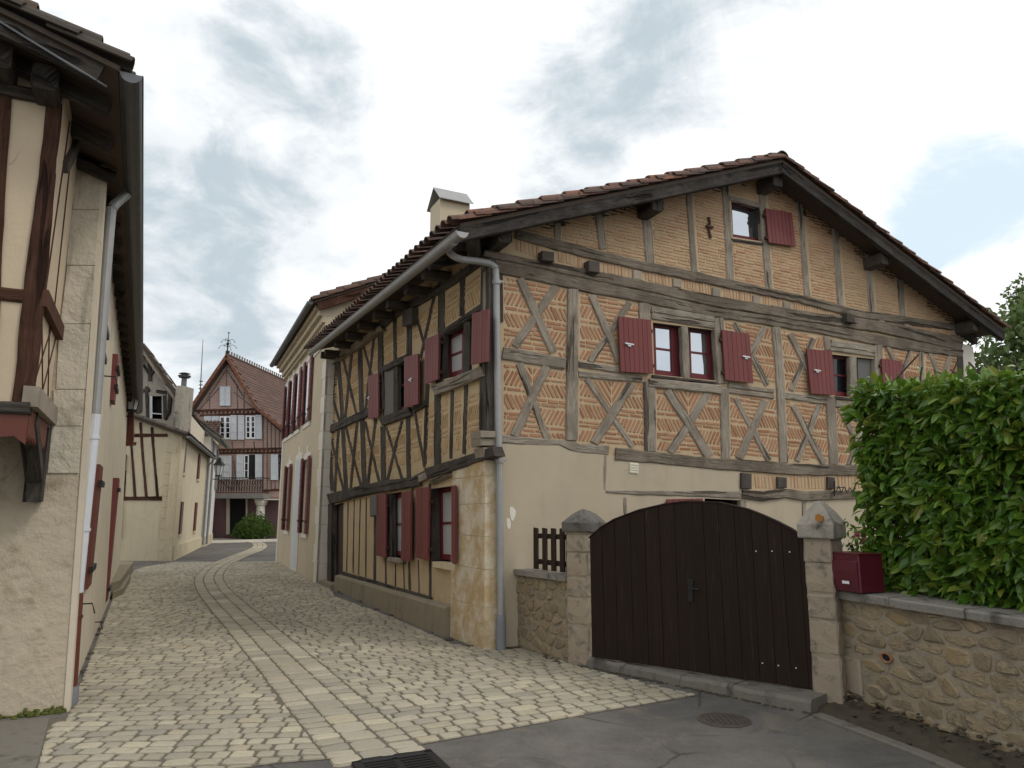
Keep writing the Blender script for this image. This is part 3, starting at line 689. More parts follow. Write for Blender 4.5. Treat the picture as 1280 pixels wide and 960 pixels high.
shutter(GB, q((1008.5, 436), (1040, 438.5), (1044, 494), (1014, 492)), 6, house, latch=(1021, 463), hinge=1); shutter(GB, q((1102, 448), (1128, 451), (1132, 497), (1105, 494)), 6, house, latch=(1126, 477), hinge=-1)
shutter(GB, q((957, 260), (990, 266), (995, 308), (961, 303)), 7, house, hinge=-1)
shutter(GB, q((834, 624), (879, 623), (880, 700), (834, 700)), 6, house, off=.03)
b = MB()                                             # iron wall anchor
a, z = GB.az(885.5, 285)
for i in range(9): b.box(GB.W(a+.012*math.sin(i), z+.16-i*.04, .02), GD*.022, U*.012, V((0, 0, .017)), ch=.004)
b.box(GB.W(a, z+.01, .03), GD*.07, U*.016, V((0, 0, .02)), ch=.005); fixn(b.build('wall_anchor', M['rust'], house))
b = MB(); Q = quad_az(GB, q((787, 578), (798, 579), (798, 592.5), (787, 591.5)), .02); slab(b, GB, Q, .012, .018)
for i in range(4): slab(b, GB, [bil(Q, s, t) for s, t in ((0, .08+i*.24), (1, .08+i*.24), (1, .2+i*.24), (0, .2+i*.24))], .016, .03, ch=.003)
fixn(b.build('vent_grille', M['vent'], house))
b = MB(); slab(b, GB, chaikin(quad_az(GB, q((636, 634), (641, 633), (646, 640), (640, 655)), .016), 1), .008, .0155); slab(b, GB, chaikin(quad_az(GB, q((633, 646), (639, 650), (638, 662), (634, 660)), .016), 1), .008, .0152); b.build('render_patch', M['white_stone'], house)
# scrolled iron name plate on the wall
b = MB(); sp = []
for i in range(60):
    t = i/59; sp.append(GB.P(1043+t*27, 611+4*math.sin(t*24)*(1-.4*t)+t*2, .1))
b.tube(sp, .008, 5); b.tube([GB.P(1043, 601, .1), GB.P(1043, 620, .1)], .014, 6); b.tube([GB.P(1041, 610, .1), GB.P(1056, 609, .1)], .008, 5); b.tube([GB.P(1043, 615, .1), GB.P(1043, 615, 0)], .01, 5)
b.build('iron_scroll', M['iron'], house)
# end stubs at the corner
for (y0, y1, o) in ((538, 547, .12), (547.5, 557, .09)):
    Q = quad_az(GB, q((600, y0), (621, y0+1), (622, y1), (601, y1)), o); b = MB(); slab(b, GB, Q, -.2, o, ch=.012); fixn(b.build('beam_end', M['oak'], house))
Q = quad_az(GB, q((604, 559), (623, 561), (624, 572), (606, 571)), .1); b = MB(); slab(b, GB, Q, -.2, .1, ch=.02); fixn(b.build('beam_end', M['oak'], house))
# ---- street side timbers
S = lambda pts, w=None, mat='oak_black', proud=.02, **k: timber(SD, pts, w, mat, house, proud=proud, **k)
S([(400.5, 459, 9), (441, 434, 8), (476, 409.5, 7)], None, 'oak_pale', proud=.09); S([(474, 407, 8), (490, 393, 9), (545, 362, 10), (575, 343, 8), (606, 320, 8)], None, 'oak_dark', proud=.06)
for p, w in (([(404.5, 462), (407.5, 511), (415, 613)], 4), ([(422, 450), (426, 497), (432, 612)], 4.5), ([(449, 428), (450.5, 480), (455, 609)], 5.5), ([(475, 407), (476, 512)], 6.5), ([(478, 533), (478.5, 603)], 6), ([(492.5, 400), (493.5, 453)], 4),
             ([(511, 385), (510.5, 446)], 6), ([(509, 510), (510, 598)], 5), ([(551, 347), (551, 417), (548, 480)], 8), ([(577, 336), (576.5, 395)], 6), ([(546, 490), (546, 583)], 8), ([(564.5, 488), (562.5, 573)], 3), ([(581.5, 481), (579, 567)], 4), ([(533.5, 480), (530, 580)], 4)):
    S(p, w)
S([(606, 322), (604, 420), (603, 545)], 10, proud=.05)
for p, w in (([(410, 537), (462, 514)], 9), ([(475, 527), (512, 514)], 11), ([(478, 461), (508, 446)], 7), ([(555, 414), (601, 383)], 7), ([(515, 512), (530, 503)], 7)): S(p, w, 'oak_dark', .055)
S([(541, 488), (602, 464)], 13, 'oak', .075); S([(410, 624), (460, 611), (522, 601)], 13, 'oak_dark', .07); S([(516, 600), (535, 592)], 11, 'oak', .06); S([(532, 592), (570, 580), (617, 564)], 13, 'oak_dark', .08); S([(537, 602), (569, 589.5)], 8, 'oak_pale', .05)
for b1 in ((406, 460, 424, 527), (412.5, 543, 429, 613), (428, 446, 445, 517), (431.7, 533, 451, 608), (452.7, 429, 468, 482), (456, 527, 474, 605), (482.5, 534, 502, 599), (517, 384, 534, 448), (517, 510, 530, 584)): S([b1[:2], b1[2:]], 3.0, proud=.014)
for b1 in ((418.5, 454, 412.5, 531), (422.5, 538, 418, 615), (439.5, 438, 431, 522), (446, 528, 437.5, 612), (467, 421, 456.5, 512), (469, 524, 459, 608), (502, 526, 483, 602), (543, 366, 525, 447)): S([b1[:2], b1[2:]], 3.0, proud=.018)
Q = quad_az(SD, q((502.5, 388), (514.5, 384), (514.5, 405), (502.5, 408)), .12); b = MB(); slab(b, SD, Q, -.05, .12, ch=.012); fixn(b.build('corbel', M['oak_dark'], house))
# faint brick relief in the daub panels
px = [(405, 415), (423, 431.5), (450, 454), (476, 478), (510.5, 510), (533, 530), (549, 546), (565, 563), (581, 579), (603, 603)]
for i in range(len(px)-1):
    (a, a2), (c, c2) = px[i], px[i+1]
    ytop = lambda x: lerp(462, 330, (x-405)/198); ybot = lambda x: lerp(616, 566, (x-405)/198)
    if i < 4: panel(SD, [(a+3, ytop(a)+4), (c-3, ytop(c)+4), ((c+c2)/2-3, lerp(536, 512, ((c-405)/70))-6), ((a+a2)/2+3, lerp(536, 512, ((a-405)/70))-6)] if i < 3 else [(a+3, ytop(a)+3), (c-4, ytop(c)+3), (c-4, 442), (a+3, 458)], 'fish', 'brick_ochre', house, band=.36, pitch=.075)
    yl = (543 if i == 0 else 533 if i < 3 else 535 if i == 3 else 512 if i == 4 else 504 if i == 5 else 494)
    panel(SD, [(lerp(a, a2, .5)+3, yl if i > 0 else 543), (lerp(c, c2, .5)-3, yl-6), (c2-3, ybot(c2)-8), (a2+3, ybot(a2)-8)], 'fish', 'brick_ochre', house, band=.36, pitch=.075)
for i, (a, c) in enumerate(((517, 547), (556, 574), (580, 600))): panel(SD, [(a, ytop(a)+8), (c, ytop(c)+8), (c, (418, 398, 380)[i]), (a, (425, 408, 392)[i])], 'fish', 'brick_ochre', house, band=.4, pitch=.09)
# ground floor studs on the street
for p, w in (([(435, 627), (433, 715)], 1.6), ([(442.5, 625), (441, 716)], 1.6), ([(450, 624), (448, 719)], 1.6), ([(457.5, 622), (457, 722)], 1.8), ([(469, 622), (468, 729)], 4), ([(481.5, 697), (482, 731)], 3), ([(494, 702), (494, 733)], 1.6), ([(504, 703), (505, 736)], 2), ([(511, 702), (512, 742)], 3.4), ([(522.5, 700), (523.5, 741)], 1.8), ([(537, 604), (537.5, 750)], 4), ([(515.5, 605), (516, 700)], 2)):
    S(p, w*.8, 'oak_dark', .008)
S([(428, 717), (480, 732), (538, 749)], 5, 'oak_dark', .03); S([(412.5, 630), (411, 729)], 5, 'oak_dark', .06); S([(484, 699), (503, 702)], 6, 'oak', .07, name='sill')
b = MB(); slab(b, SD, quad_az(SD, q((540, 702), (569, 704), (569, 714), (541, 709)), .06), -.1, .06, ch=.015); fixn(b.build('sill', M['quoin_pale'], house))
b = MB(); slab(b, SD, quad_az(SD, q((462, 621), (470, 618), (470, 644), (462, 646)), .12), .01, .12, ch=.012); fixn(b.build('meter_box', M['greyboard'], house))
b = MB(); Q = quad_az(SD, q((414, 632), (430, 628), (429, 723), (415, 730)), -.08)
for i in range(5): slab(b, SD, [bil(Q, i/5+.005, 0), bil(Q, (i+1)/5-.005, 0), bil(Q, (i+1)/5-.005, 1), bil(Q, i/5+.005, 1)], -.12, -.08, ch=.004)
fixn(b.build('door', M['door'], house))
k = N('curtained pane'); M['netglass'] = k.done(k.mix(k.noise(14, 3, .6, k.mapv((30, 30, 2))), (.36, .36, .36), (.55, .56, .56)), .15, spec=.5)
M['reveal'] = M['redbrown']
sash(SD, q((497, 453), (509, 446), (509, 513), (497, 517)), house, -.06, 2, glass='glass_dark', fr=.07)
b = MB(); slab(b, SD, quad_az(SD, q((480, 465), (491.5, 459), (491.5, 520), (480, 524)), .0), -.04, -.004); fixn(b.build('boarded_panel', M['greyboard'], house)); S([(494, 457), (494, 519)], 4.5, 'oak_dark', .02, name='mullion')
sash(SD, q((561, 420), (579, 410), (579, 467), (562, 472)), house, -.1, 2, glass='netglass', sl=.05); S([(583, 402), (582, 466)], 8, 'oak_black', .02, name='mullion')
sash(SD, q((490, 620), (503, 617), (503, 695), (490, 694)), house, -.08, 2, glass='netglass', sl=.09, fr=.06); S([(487, 618), (487, 697)], 5, 'oak_dark', .02, name='window_post')
sash(SD, q((549, 612), (569, 608), (569, 701), (550, 699)), house, -.12, 2, glass='netglass', sl=.09, fr=.06)
for Qp in (q((552.5, 420), (561, 415), (562, 470), (553, 474)), q((538, 612), (549, 610), (550, 702), (539, 702))):
    b = MB(); slab(b, SD, quad_az(SD, Qp, -.13), -.16, -.13); b.build('reveal_board', M['redbrown'], house)
shutter(SD, q((460, 470), (473, 466), (473, 521), (460, 524)), 4, house, latch=(461.5, 497), hinge=1); shutter(SD, q((505, 446.5), (522.5, 442), (522.5, 505), (505, 510)), 5, house, off=.09, latch=(514, 474), hinge=-1)
shutter(SD, q((531, 424), (548.5, 416.5), (547.5, 474), (530.5, 480.5)), 5, house, hinge=1, off=.07); shutter(SD, q((590, 392), (610, 386), (608.5, 452), (588.5, 456)), 6, house, off=.1)
shutter(SD, q((470.5, 618), (482, 616), (481.5, 697), (470, 694.5)), 4, house, hinge=1, off=.06); shutter(SD, q((502, 615), (513.5, 613.5), (512.5, 702), (501, 700)), 3, house, hinge=-1, off=.08)
shutter(SD, q((519.5, 610.5), (536, 608.5), (534.5, 701), (519.5, 697)), 4, house, hinge=1, off=.06); shutter(SD, q((564, 607), (568.5, 606.5), (568.5, 706), (564, 703)), 1, house, off=.09)
# ---- roof
rf = MB()
deck(rf, EL0, EL1, A1, A0); deck(rf, ER0, ER1, A1, A0)
roof = rf.build('roof', M['soffit'], house)
tl = MB(); tiles(tl, EL0-GD*.06+V((0, 0, -.02)), EL1-GD*.06+V((0, 0, -.02)), A1, A0); tiles(tl, ER0, ER1, A1, A0, only=lambda i, n: i < n)
n_ = 26
for i in range(n_):                                  # ridge tiles
    p = A0.lerp(A1, i/n_); p2 = A0.lerp(A1, (i+1.12)/n_); rs = []
    for p_, r_ in ((p-U*.03, .125), (p2, .105)):
        rs.append([p_+GD*r_*math.cos(math.pi*k/6)+V((0, 0, .03+r_*.9*math.sin(math.pi*k/6))) for k in range(7)]+[p_+GD*(r_-.016)*math.cos(math.pi*k/6)+V((0, 0, .03+(r_-.016)*.9*math.sin(math.pi*k/6))) for k in range(6, -1, -1)])
    tl.loft(rs)
fixn(tl.build('roof_tiles', M['tile'], roof))
vt = MB()
for e, sg in ((EL0, -1), (ER0, 1)):                  # verge tiles in two layers
    d_ = (A0-e).normalized(); L = (A0-e).length; m = int(L/.36)
    for j in range(m):
        for lay, (r0_, up, sd_) in enumerate(((.10, .0, .02), (.10, .055, .06))):
            s0, s1 = j*L/m-.06+lay*.17, (j+1)*L/m+.05+lay*.17; rs = []
            for s, rr, u_ in ((s0, r0_*rnd.uniform(.96, 1.06), up+.03), (min(s1, L), r0_*.84, up+.005)):
                c_ = e+d_*s+U*sd_+V((0, 0, u_)); nn = V((0, 0, 1))
                rs.append([c_+U*rr*math.cos(math.pi*k/6)+nn*rr*.9*math.sin(math.pi*k/6) for k in range(7)]+[c_+U*(rr-.016)*math.cos(math.pi*k/6)+nn*(rr-.016)*.9*math.sin(math.pi*k/6) for k in range(6, -1, -1)])
            vt.loft(rs)
fixn(vt.build('verge_tiles', M['tile_verge'], roof))
dn = V((0, 0, -1))
for a_, b_ in ((EL0, A0), (ER0, A0)):
    d_ = (b_-a_).normalized()
    post3(a_+dn*.13+U*.05+d_*.02, b_+dn*.13+U*.05, .09, .2, 'oak_barge', roof, 'barge_beam')
for s_ in (.55, 1.3):                                # inner rafters under the verge
    for a_, b_ in ((EL0, A0), (ER0, A0)): post3(a_+dn*.14+U*s_+(b_-a_).normalized()*.05, b_+dn*.14+U*s_, .1, .14, 'oak_black', roof, 'rafter')
for a_, zz_ in ((2.55, .2), (AP, .24), (7.55, .2), (.06, .17), (WR-.1, .17)):
    p = GB.W(a_, roof_z(a_)-zz_, .1); post3(GB.W(a_, roof_z(a_)-zz_, -.3), GB.W(a_, roof_z(a_)-zz_, VO-.12), .2, .22, 'oak_black', roof, 'purlin')
for i, (x, y) in enumerate(((529, 342), (507, 362), (484, 380), (467, 393), (448, 406), (433, 419), (419, 430), (406, 441), (397, 448))):
    a, z = SD.az(x, y, .42); a = max(.1, min(a, DL-.05)); post3(SD.W(a, z, -.2), SD.W(a, z, .42), .17, .15, 'oak_black', roof, 'rafter')
post3(SD.W(-.35, EL0.z-.02, .4), SD.W(.3, EL0.z-.12, .06), .18, .2, 'oak_black', roof, 'bracket')
# gutter and downpipe
gp0, gp1 = SD.P(578, 290, .70), SD.P(388, 441, .72)
gut = gutter(gp0, gp1, .075, 'zinc', house)
dp = smooth_path([SD.P(569, 299, .70)+V((0, 0, -.03)), SD.P(560, 312, .62), GB.P(573, 323, .16), GB.P(600, 327, .11), GB.P(616, 332, .11), GB.P(620, 346, .11), GB.P(621, 420, .11), GB.P(624, 600, .11), GB.P(626, 770, .11)], 6)
b = MB(); b.tube(dp, .046, 12)
for y in (353, 576): b.tube([GB.P(620.5 if y < 400 else 624, y-2.5, .11), GB.P(620.5 if y < 400 else 624, y+2.5, .11)], .06, 12); b.box(GB.P(620.5 if y < 400 else 624, y, .07), GD*.07, U*.07, V((0, 0, .012)))
pipe = fixn(b.build('downpipe', M['zinc'], house, smooth=False))
b = MB(); b.tube([GB.P(626, 768, .11), GB.P(626, 775, .11), GB.P(626.3, 818, .11)], [.05, .06, .062], 12); fixn(b.build('downpipe_foot', M['greypaint'], house))
# chimney
off = -2.6
ca, cz = GB.az(562, 285, off)
b = MB(); tw, td = .27, .24; base = roof_z(ca)-.2; top = GB.az(562, 257, off)[1]
cc = GB.W(ca, 0, off)
b.box(cc+V((0, 0, (base+top)/2)), GD*tw, U*td, V((0, 0, (top-base)/2)), ch=.01); ch_ = fixn(b.build('chimney', M['cream'], roof))
b = MB(); pk = GB.az(562, 238, off)[1]; w_, d2 = tw+.04, td+.08
for sg in (1, -1): b.loft([[cc+GD*x*w_+V((0, 0, pk)), cc+GD*x*w_+U*sg*d2+V((0, 0, top-.03)), cc+GD*x*w_+U*sg*d2+V((0, 0, top-.045)), cc+GD*x*w_+V((0, 0, pk-.02))] for x in (-1, 1)])
fixn(b.build('chimney_cap', M['zinc'], ch_))
# ================================================================== rubble masonry helper
def voronoi(a0, a1, z0, z1, ca, cz):
    pts = []; nz_ = max(2, int((z1-z0)/cz)); na = max(2, int((a1-a0)/ca))
    for j in range(-1, nz_+1):
        for i in range(-1, na+1):
            pts.append((a0+(i+.5+.5*(j % 2)+rnd.uniform(-.36, .36))*(a1-a0)/na, z0+(j+.5+rnd.uniform(-.36, .36))*(z1-z0)/nz_))
    cells = []; sc = cz/ca
    for p in pts:
        poly = [(a0, z0), (a1, z0), (a1, z1), (a0, z1)]; hp = []
        for r in pts:
            if r is p or abs(r[0]-p[0]) > 2.6*ca or abs(r[1]-p[1]) > 2.6*cz: continue
            nx, nz = (r[0]-p[0])*sc*sc, r[1]-p[1]; L = math.hypot(nx, nz); mx, mz = (r[0]+p[0])/2, (r[1]+p[1])/2
            hp.append((nx/L, nz/L, (nx*mx+nz*mz)/L-rnd.uniform(.004, .017)))
        poly = clip(poly, hp)
        if poly and area(poly) > .002: cells.append(poly)
    return cells
def rubble(mb, pl, a0, a1, z0, z1, ca=.26, cz=.16, off=0.0, h=.022, skip=None):
    for c in voronoi(a0, a1, z0, z1, ca, cz):
        cx = sum(p[0] for p in c)/len(c); cy = sum(p[1] for p in c)/len(c)
        if skip and skip(cx, cy): continue
        c = chaikin(c, 1, .22); c = chaikin([(p[0]+rnd.uniform(-.009, .009), p[1]+rnd.uniform(-.009, .009)) for p in c], 1, .2); hh = h*rnd.uniform(.2, 1.3)
        i1 = lambda p, k: (lerp(p[0], cx, k), lerp(p[1], cy, k))
        tx, tz = rnd.uniform(-.05, .05), rnd.uniform(-.05, .05)
        W = lambda p, o: pl.W(p[0], p[1], off+o+(p[0]-cx)*tx+(p[1]-cy)*tz)
        r = [[W(p, -.02) for p in c], [W(i1(p, .05), hh*.55) for p in c], [W(i1(p, .25), hh+rnd.uniform(-.003, .003)) for p in c]]
        n = len(c); k = len(mb.v); mb.loft(r, caps=False)
        mb.add([W((cx, cy), hh*1.1)]+r[2], [[0, i+1, (i+1) % n+1] for i in range(n)])
# ================================================================== GATE, POSTS, WALLS
GL, GR = G(738, 822, .1), G(1013, 863, .1); GLn = (GR-GL).length; gd = (GR-GL).normalized(); gn = V((gd.y, -gd.x, 0))
GT = Pl(GL, gd, gn)
gate = thing('garden_gate', (GL+GR)/2-V((0, 0, .1)), 'dark brown double gate of boards with arched top between two stone posts', 'gate')
arch = [(736, 674), (748, 662), (768, 650), (800, 638), (835, 630), (864, 627), (900, 629), (935, 637), (965, 649), (990, 662), (1012, 677)]
def arch_y(x):
    for i in range(len(arch)-1):
        if x <= arch[i+1][0] or i == len(arch)-2:
            return lerp(arch[i][1], arch[i+1][1], (x-arch[i][0])/(arch[i+1][0]-arch[i][0]))
for leaf, (xs, xl, xr) in enumerate((((737, 752, 768, 787, 805, 823, 842, 865.5), 737, 863.5), ((865, 878, 897, 917, 938, 958, 976, 998, 1008), 864.5, 1008))):
    b = MB()
    for i in range(len(xs)-1):
        x0, x1 = xs[i]+.25, xs[i+1]-.25; o1 = .045+rnd.uniform(-.002, .002)
        zb = .12
        top = [GT.az(lerp(x0, x1, t), arch_y(lerp(x0, x1, t)), o1) for t in (0, .33, .67, 1)]
        aL, aR = top[0][0], top[-1][0]
        slab(b, GT, [(aL, zb), (aR, zb)]+[(t[0], t[1]) for t in top[::-1]], .01, o1, ch=.005)
    lv = fixn(b.build('gate_leaf', M['gate'], gate))
    b = MB(); a0_, a1_ = GT.az(xl, 700, 0)[0], GT.az(xr, 700, 0)[0]
    slab(b, GT, [(a1_-.06, .13), (a1_+.03, .13), (a1_+.03, 1.72), (a1_-.06, 1.72)], -.03, .006) if not leaf else None
    for zr in (.35, 1.15): slab(b, GT, [(a0_+.03, zr), (a1_-.03, zr), (a1_-.03, zr+.12), (a0_+.03, zr+.12)], -.04, .008)
    fixn(b.build('gate_rail', M['gate'], lv))
    b = MB(); tp = [GT.az(lerp(xl, xr, t/8), arch_y(lerp(xl, xr, t/8))-.2, .03) for t in range(9)]
    for i in range(8): slab(b, GT, [tp[i], tp[i+1], (tp[i+1][0], tp[i+1][1]+.012), (tp[i][0], tp[i][1]+.012)], 0, .055)
    fixn(b.build('top_strip', M['gate2'], lv))
    if leaf:
        for x, y in ((945, 689), (965, 689), (987, 690), (953, 829), (973, 832), (995, 835)):
            p = GT.P(x, y, .047); b = MB(); b.ball(p, .008, n=6, m=4); b.build('bolt', M['hw'], lv)
        p = GT.P(864, 735, .05); b = MB(); slab(b, GT, [(GT.az(860.5, 724, .05)[0], GT.az(860, 724, .05)[1]), (GT.az(866.5, 724, .05)[0], GT.az(860, 724, .05)[1]), (GT.az(866.5, 752, .05)[0], GT.az(860, 752, .05)[1]), (GT.az(860.5, 752, .05)[0], GT.az(860, 752, .05)[1])], .04, .058, ch=.003)
        b.tube([p, p+gn*.05, p+gn*.05+gd*.11+V((0, 0, -.004))], .009, 6); b.build('handle', M['iron'], lv)
    else:
        b = MB(); slab(b, GT, [(.25, .115), (.75, .115), (.75, .16), (.25, .16)], -.02, .006); b.build('lower_rail', M['red'], lv)
def gate_post(a0, a1, o0, o1, ztop, apex, zcap, label, dark):
    c = GT.W((a0+a1)/2, 0, (o0+o1)/2)
    t = thing('gate_post', c, label, 'gate post', 'stone posts beside the gate')
    b = MB(); z = 0.0; hs = [.42, .3, .22, .26, .2, .3]; i = 0
    while z < zcap-.02:
        h = min(hs[i % 6], zcap-z); jj = rnd.uniform(-.006, .004)
        W_, D_ = (a1-a0)/2+jj, (o1-o0)/2+rnd.uniform(-.006, .006); rs = []
        for t_, k_ in ((.0, .93), (.08, .99), (.36, 1.0), (.64, 1.0), (.92, .99), (1.0, .93)):
            rs.append([GT.W((a0+a1)/2+sx*W_*k_+rnd.uniform(-.006, .006), z+.003+(h-.006)*t_, (o0+o1)/2+sy*D_*k_+rnd.uniform(-.007, .005)) for sx, sy in ((-.9, -1), (0, -1), (.9, -1), (1, -.9), (1, 0), (1, .9), (.9, 1), (.3, 1), (-.3, 1), (-.9, 1), (-1, .9), (-1, 0), (-1, -.9))])
        b.loft(rs); z += h; i += 1
    fixn(b.build('post_shaft', M['poststone'], t))
    b = MB(); b.box(GT.W((a0+a1)/2, zcap/2, (o0+o1)/2), gd*((a1-a0)/2-.008), gn*((o1-o0)/2-.008), V((0, 0, zcap/2-.003))); fixn(b.build('post_core', M['rubmortar'], t))
    b = MB(); cx, oy = (a0+a1)/2, (o0+o1)/2; w, d = (a1-a0)/2+.03, (o1-o0)/2+.03
    def ring(k, z, j=.0): return [GT.W(cx+sx*w*k+rnd.uniform(-j, j), z+rnd.uniform(-j, j), oy+sy*d*k+rnd.uniform(-j, j)) for sx, sy in ((-1, -1), (-.4, -1), (.4, -1), (1, -1), (1, -.3), (1, .4), (1, 1), (.4, 1), (-.4, 1), (-1, 1), (-1, .4), (-1, -.3))]
    b.loft([ring(.97, zcap), ring(1, zcap+.015, .004), ring(1.02, ztop-.02, .006), ring(.96, ztop, .008), ring(.6, lerp(ztop, apex, .5), .012), ring(.22, apex-.012, .01), ring(.06, apex, .004)])
    fixn(b.build('post_cap', M['postcap_dark' if dark else 'postcap'], t)); return t
gate_post(-.29, -.01, -.31, .02, 1.55, 1.68, 1.43, 'left gate post with blackened cap, next to the little picket fence', True)
rp = gate_post(GLn+.045, GLn+.292, -.28, .075, 1.56, 1.75, 1.42, 'right gate post with pale pointed cap and orange lichen spot, beside the mailbox', False)
p = GT.P(1024, 648, .125); b = MB(); b.loft((lambda rr: [[p+gd*.04*math.cos(k*.3696)*rr[k]+V((0, 0, .038*math.sin(k*.3696)*rr[k]))+gn*o for k in range(17)] for o in (-.03, -.004)])([rnd.uniform(.6, 1.2) for _ in range(17)])); fixn(b.build('lichen_patch', M['lichen'], rp))
# low wall with pickets between house and left post
lwA, lwB = GB.W(.42, 0, .0), GT.W(-.29, 0, -.02); lwd = (lwB-lwA).normalized(); LWp = Pl(lwA, lwd, V((lwd.y, -lwd.x, 0))); LL = (lwB-lwA).length
lw = thing('low_garden_wall', (lwA+lwB)/2, 'short rubble wall with slab top left of the gate, carrying a picket fence', 'wall')
b = MB(); slab(b, LWp, [(0, 0), (LL, 0), (LL, .88), (0, .88)], -.28, 0); b.build('mortar_core', M['rubmortar'], lw)
b = MB(); rubble(b, LWp, .0, LL, .02, .87, .17, .11, h=.02); fixn(b.build('rubble_face', M['rubble'], lw))
b = MB(); slab(b, LWp, [(-.03, .88), (LL-.01, .88), (LL-.01, .94), (-.03, .945)], -.3, .06, ch=.012); fixn(b.build('coping', M['coping'], lw))
fn = thing('picket_fence', LWp.W(.3, .95, -.1), 'small dark brown picket fence of five slats standing on the short rubble wall', 'fence')
zt_, zb_ = LWp.az(685, 660, -.08)[1], .96
for i, x in enumerate((671, 682, 693, 704, 712)):
    a = LWp.az(x-1.5, 690, -.08)[0]
    if a > LL-.02: a = LL-.03
    b = MB(); slab(b, LWp, [(a-.042, zb_), (a+.042, zb_), (a+.042, zt_+rnd.uniform(-.01, .01)), (a-.042, zt_)], -.1, -.075, ch=.003); fixn(b.build('picket', M['gate2'], fn))
for z in (1.02, zt_-.13):
    b = MB(); slab(b, LWp, [(LWp.az(668, 690, -.1)[0], z), (LL, z), (LL, z+.06), (LWp.az(668, 690, -.1)[0], z+.06)], -.13, -.102); fixn(b.build('fence_rail', M['gate2'], fn))
# right garden wall
ra, rb = G(1020, 868), G(1280, 958); rd = (rb-ra).normalized(); RW = Pl(ra, rd, V((rd.y, -rd.x, 0))); RL = 5.4
rw = thing('garden_wall', ra+rd*2.5, 'rubble stone garden wall with lichened slab top under the laurel hedge', 'wall')
b = MB(); slab(b, RW, [(.02, -.1), (RL, -.1), (RL, .9), (.02, .9)], -.34, 0.0); b.build('mortar_core', M['rubmortar'], rw)
hole = RW.az(1109, 822, 0)
b = MB(); rubble(b, RW, .42, RL, .12, .89, .23, .105, h=.014, skip=lambda a, z: math.hypot(a-hole[0], z-hole[1]) < .06 or (a < .62 and z < .42))
rubble(b, RW, .02, RL, -.02, .13, .2, .09, h=.05); fixn(b.build('rubble_face', M['rubble'], rw))
b = MB(); slab(b, RW, [(.03, .14), (.6, .12), (.6, .41), (.03, .42)], -.02, .03, ch=.02); slab(b, RW, [(.03, .43), (.33, .43), (.33, .66), (.03, .66)], -.02, .025, ch=.02); slab(b, RW, [(.03, .67), (.28, .67), (.28, .89), (.03, .89)], -.02, .025, ch=.02); fixn(b.build('dressed_block', M['poststone'], rw))
b = MB(); b.loft([[RW.W(hole[0]+r*1.5*math.cos(k*.5236), hole[1]+r*.9*math.sin(k*.5236), o) for k in range(12)] for r, o in ((.045, -.0), (.045, .02), (.033, .02), (.03, .003))], caps=False); fixn(b.build('drain_pipe', M['brick'], rw))
b = MB(); slab(b, RW, [(hole[0]+.05*math.cos(k*.5236), hole[1]+.032*math.sin(k*.5236)) for k in range(12)], -.01, .004); b.build('drain_hole', M['darkin'], rw)
b = MB()
xs_ = [.30, 1.02, 1.7, 2.35, 3.1, 3.9, 4.7, 5.4]
for i in range(7):
    a0_, a1_ = xs_[i]+.003, xs_[i+1]-.003; zz_ = rnd.uniform(-.006, .006)
    n = 5; secs = []
    for j in range(n+1):
        a = lerp(a0_, a1_, j/n); e = rnd.uniform(-.01, .01); secs.append([RW.W(a, .9, -.36), RW.W(a, .9, .06+e), RW.W(a, .955+zz_, .065+e), RW.W(a, .968+zz_, .05+e), RW.W(a, .975+zz_, -.36)])
    b.loft(secs)
fixn(b.build('coping', M['coping'], rw))
# mailbox on the coping
m0, m1 = RW.az(1037, 716, .12)[0], RW.az(1074, 716, .12)[0]; mz0, mz1 = .985, RW.az(1050, 692, .12)[1]
mw = max(.2, m1-m0); print('mailbox', m0, m1, mz1)
mb_ = thing('mailbox', RW.W(m0+mw/2, .975, -.13), 'dark red metal mailbox with white name label standing on the wall end', 'mailbox')
b = MB(); mo0, mo1 = -.13, .12
b.loft([[RW.W(a, z, o) for a, z, o in ((m0+.008, z, mo1-.0), (m0+mw-.008, z, mo1-.0), (m0+mw, z, mo1-.012), (m0+mw, z, mo0), (m0, z, mo0), (m0, z, mo1-.012))] for z in (mz0, mz0+.01, mz1-.03, mz1-.008, mz1)])
fixn(b.build('box_body', M['mailbox'], mb_))
b = MB(); n = 8
secs = []
for i in range(n+1):
    t = i/n; a = lerp(m0+.012, m0+mw-.012, t); bow = .012*math.sin(math.pi*t)
    secs.append([RW.W(a, mz0+.03, mo1-.004), RW.W(a, mz0+.03, mo1+.006+bow*.4), RW.W(a, mz0+(mz1-mz0)*.55, mo1+.012+bow), RW.W(a, mz1-.05-.015*abs(t-.5)*2, mo1+.008+bow*.5), RW.W(a, mz1-.05, mo1-.004)])
b.loft(secs); fixn(b.build('mailbox_door', M['mailbox'], mb_))
b = MB(); b.box(RW.W(m0+mw/2, mz1+.004, -.005), rd*(mw/2+.01), RW.n*.13, V((0, 0, .006)), ch=.004); b.build('mailbox_lid', M['mailbox'], mb_)
b = MB(); b.box(RW.W(m0+mw*.62, mz0+.075, .148), rd*.04, RW.n*.002, V((0, 0, .012))); b.build('name_label', M['white'], mb_)
b = MB(); b.box(RW.W(m0+.03, mz0+.15, .136), rd*.008, RW.n*.01, V((0, 0, .008)), ch=.002); b.build('lock', M['hw'], mb_)
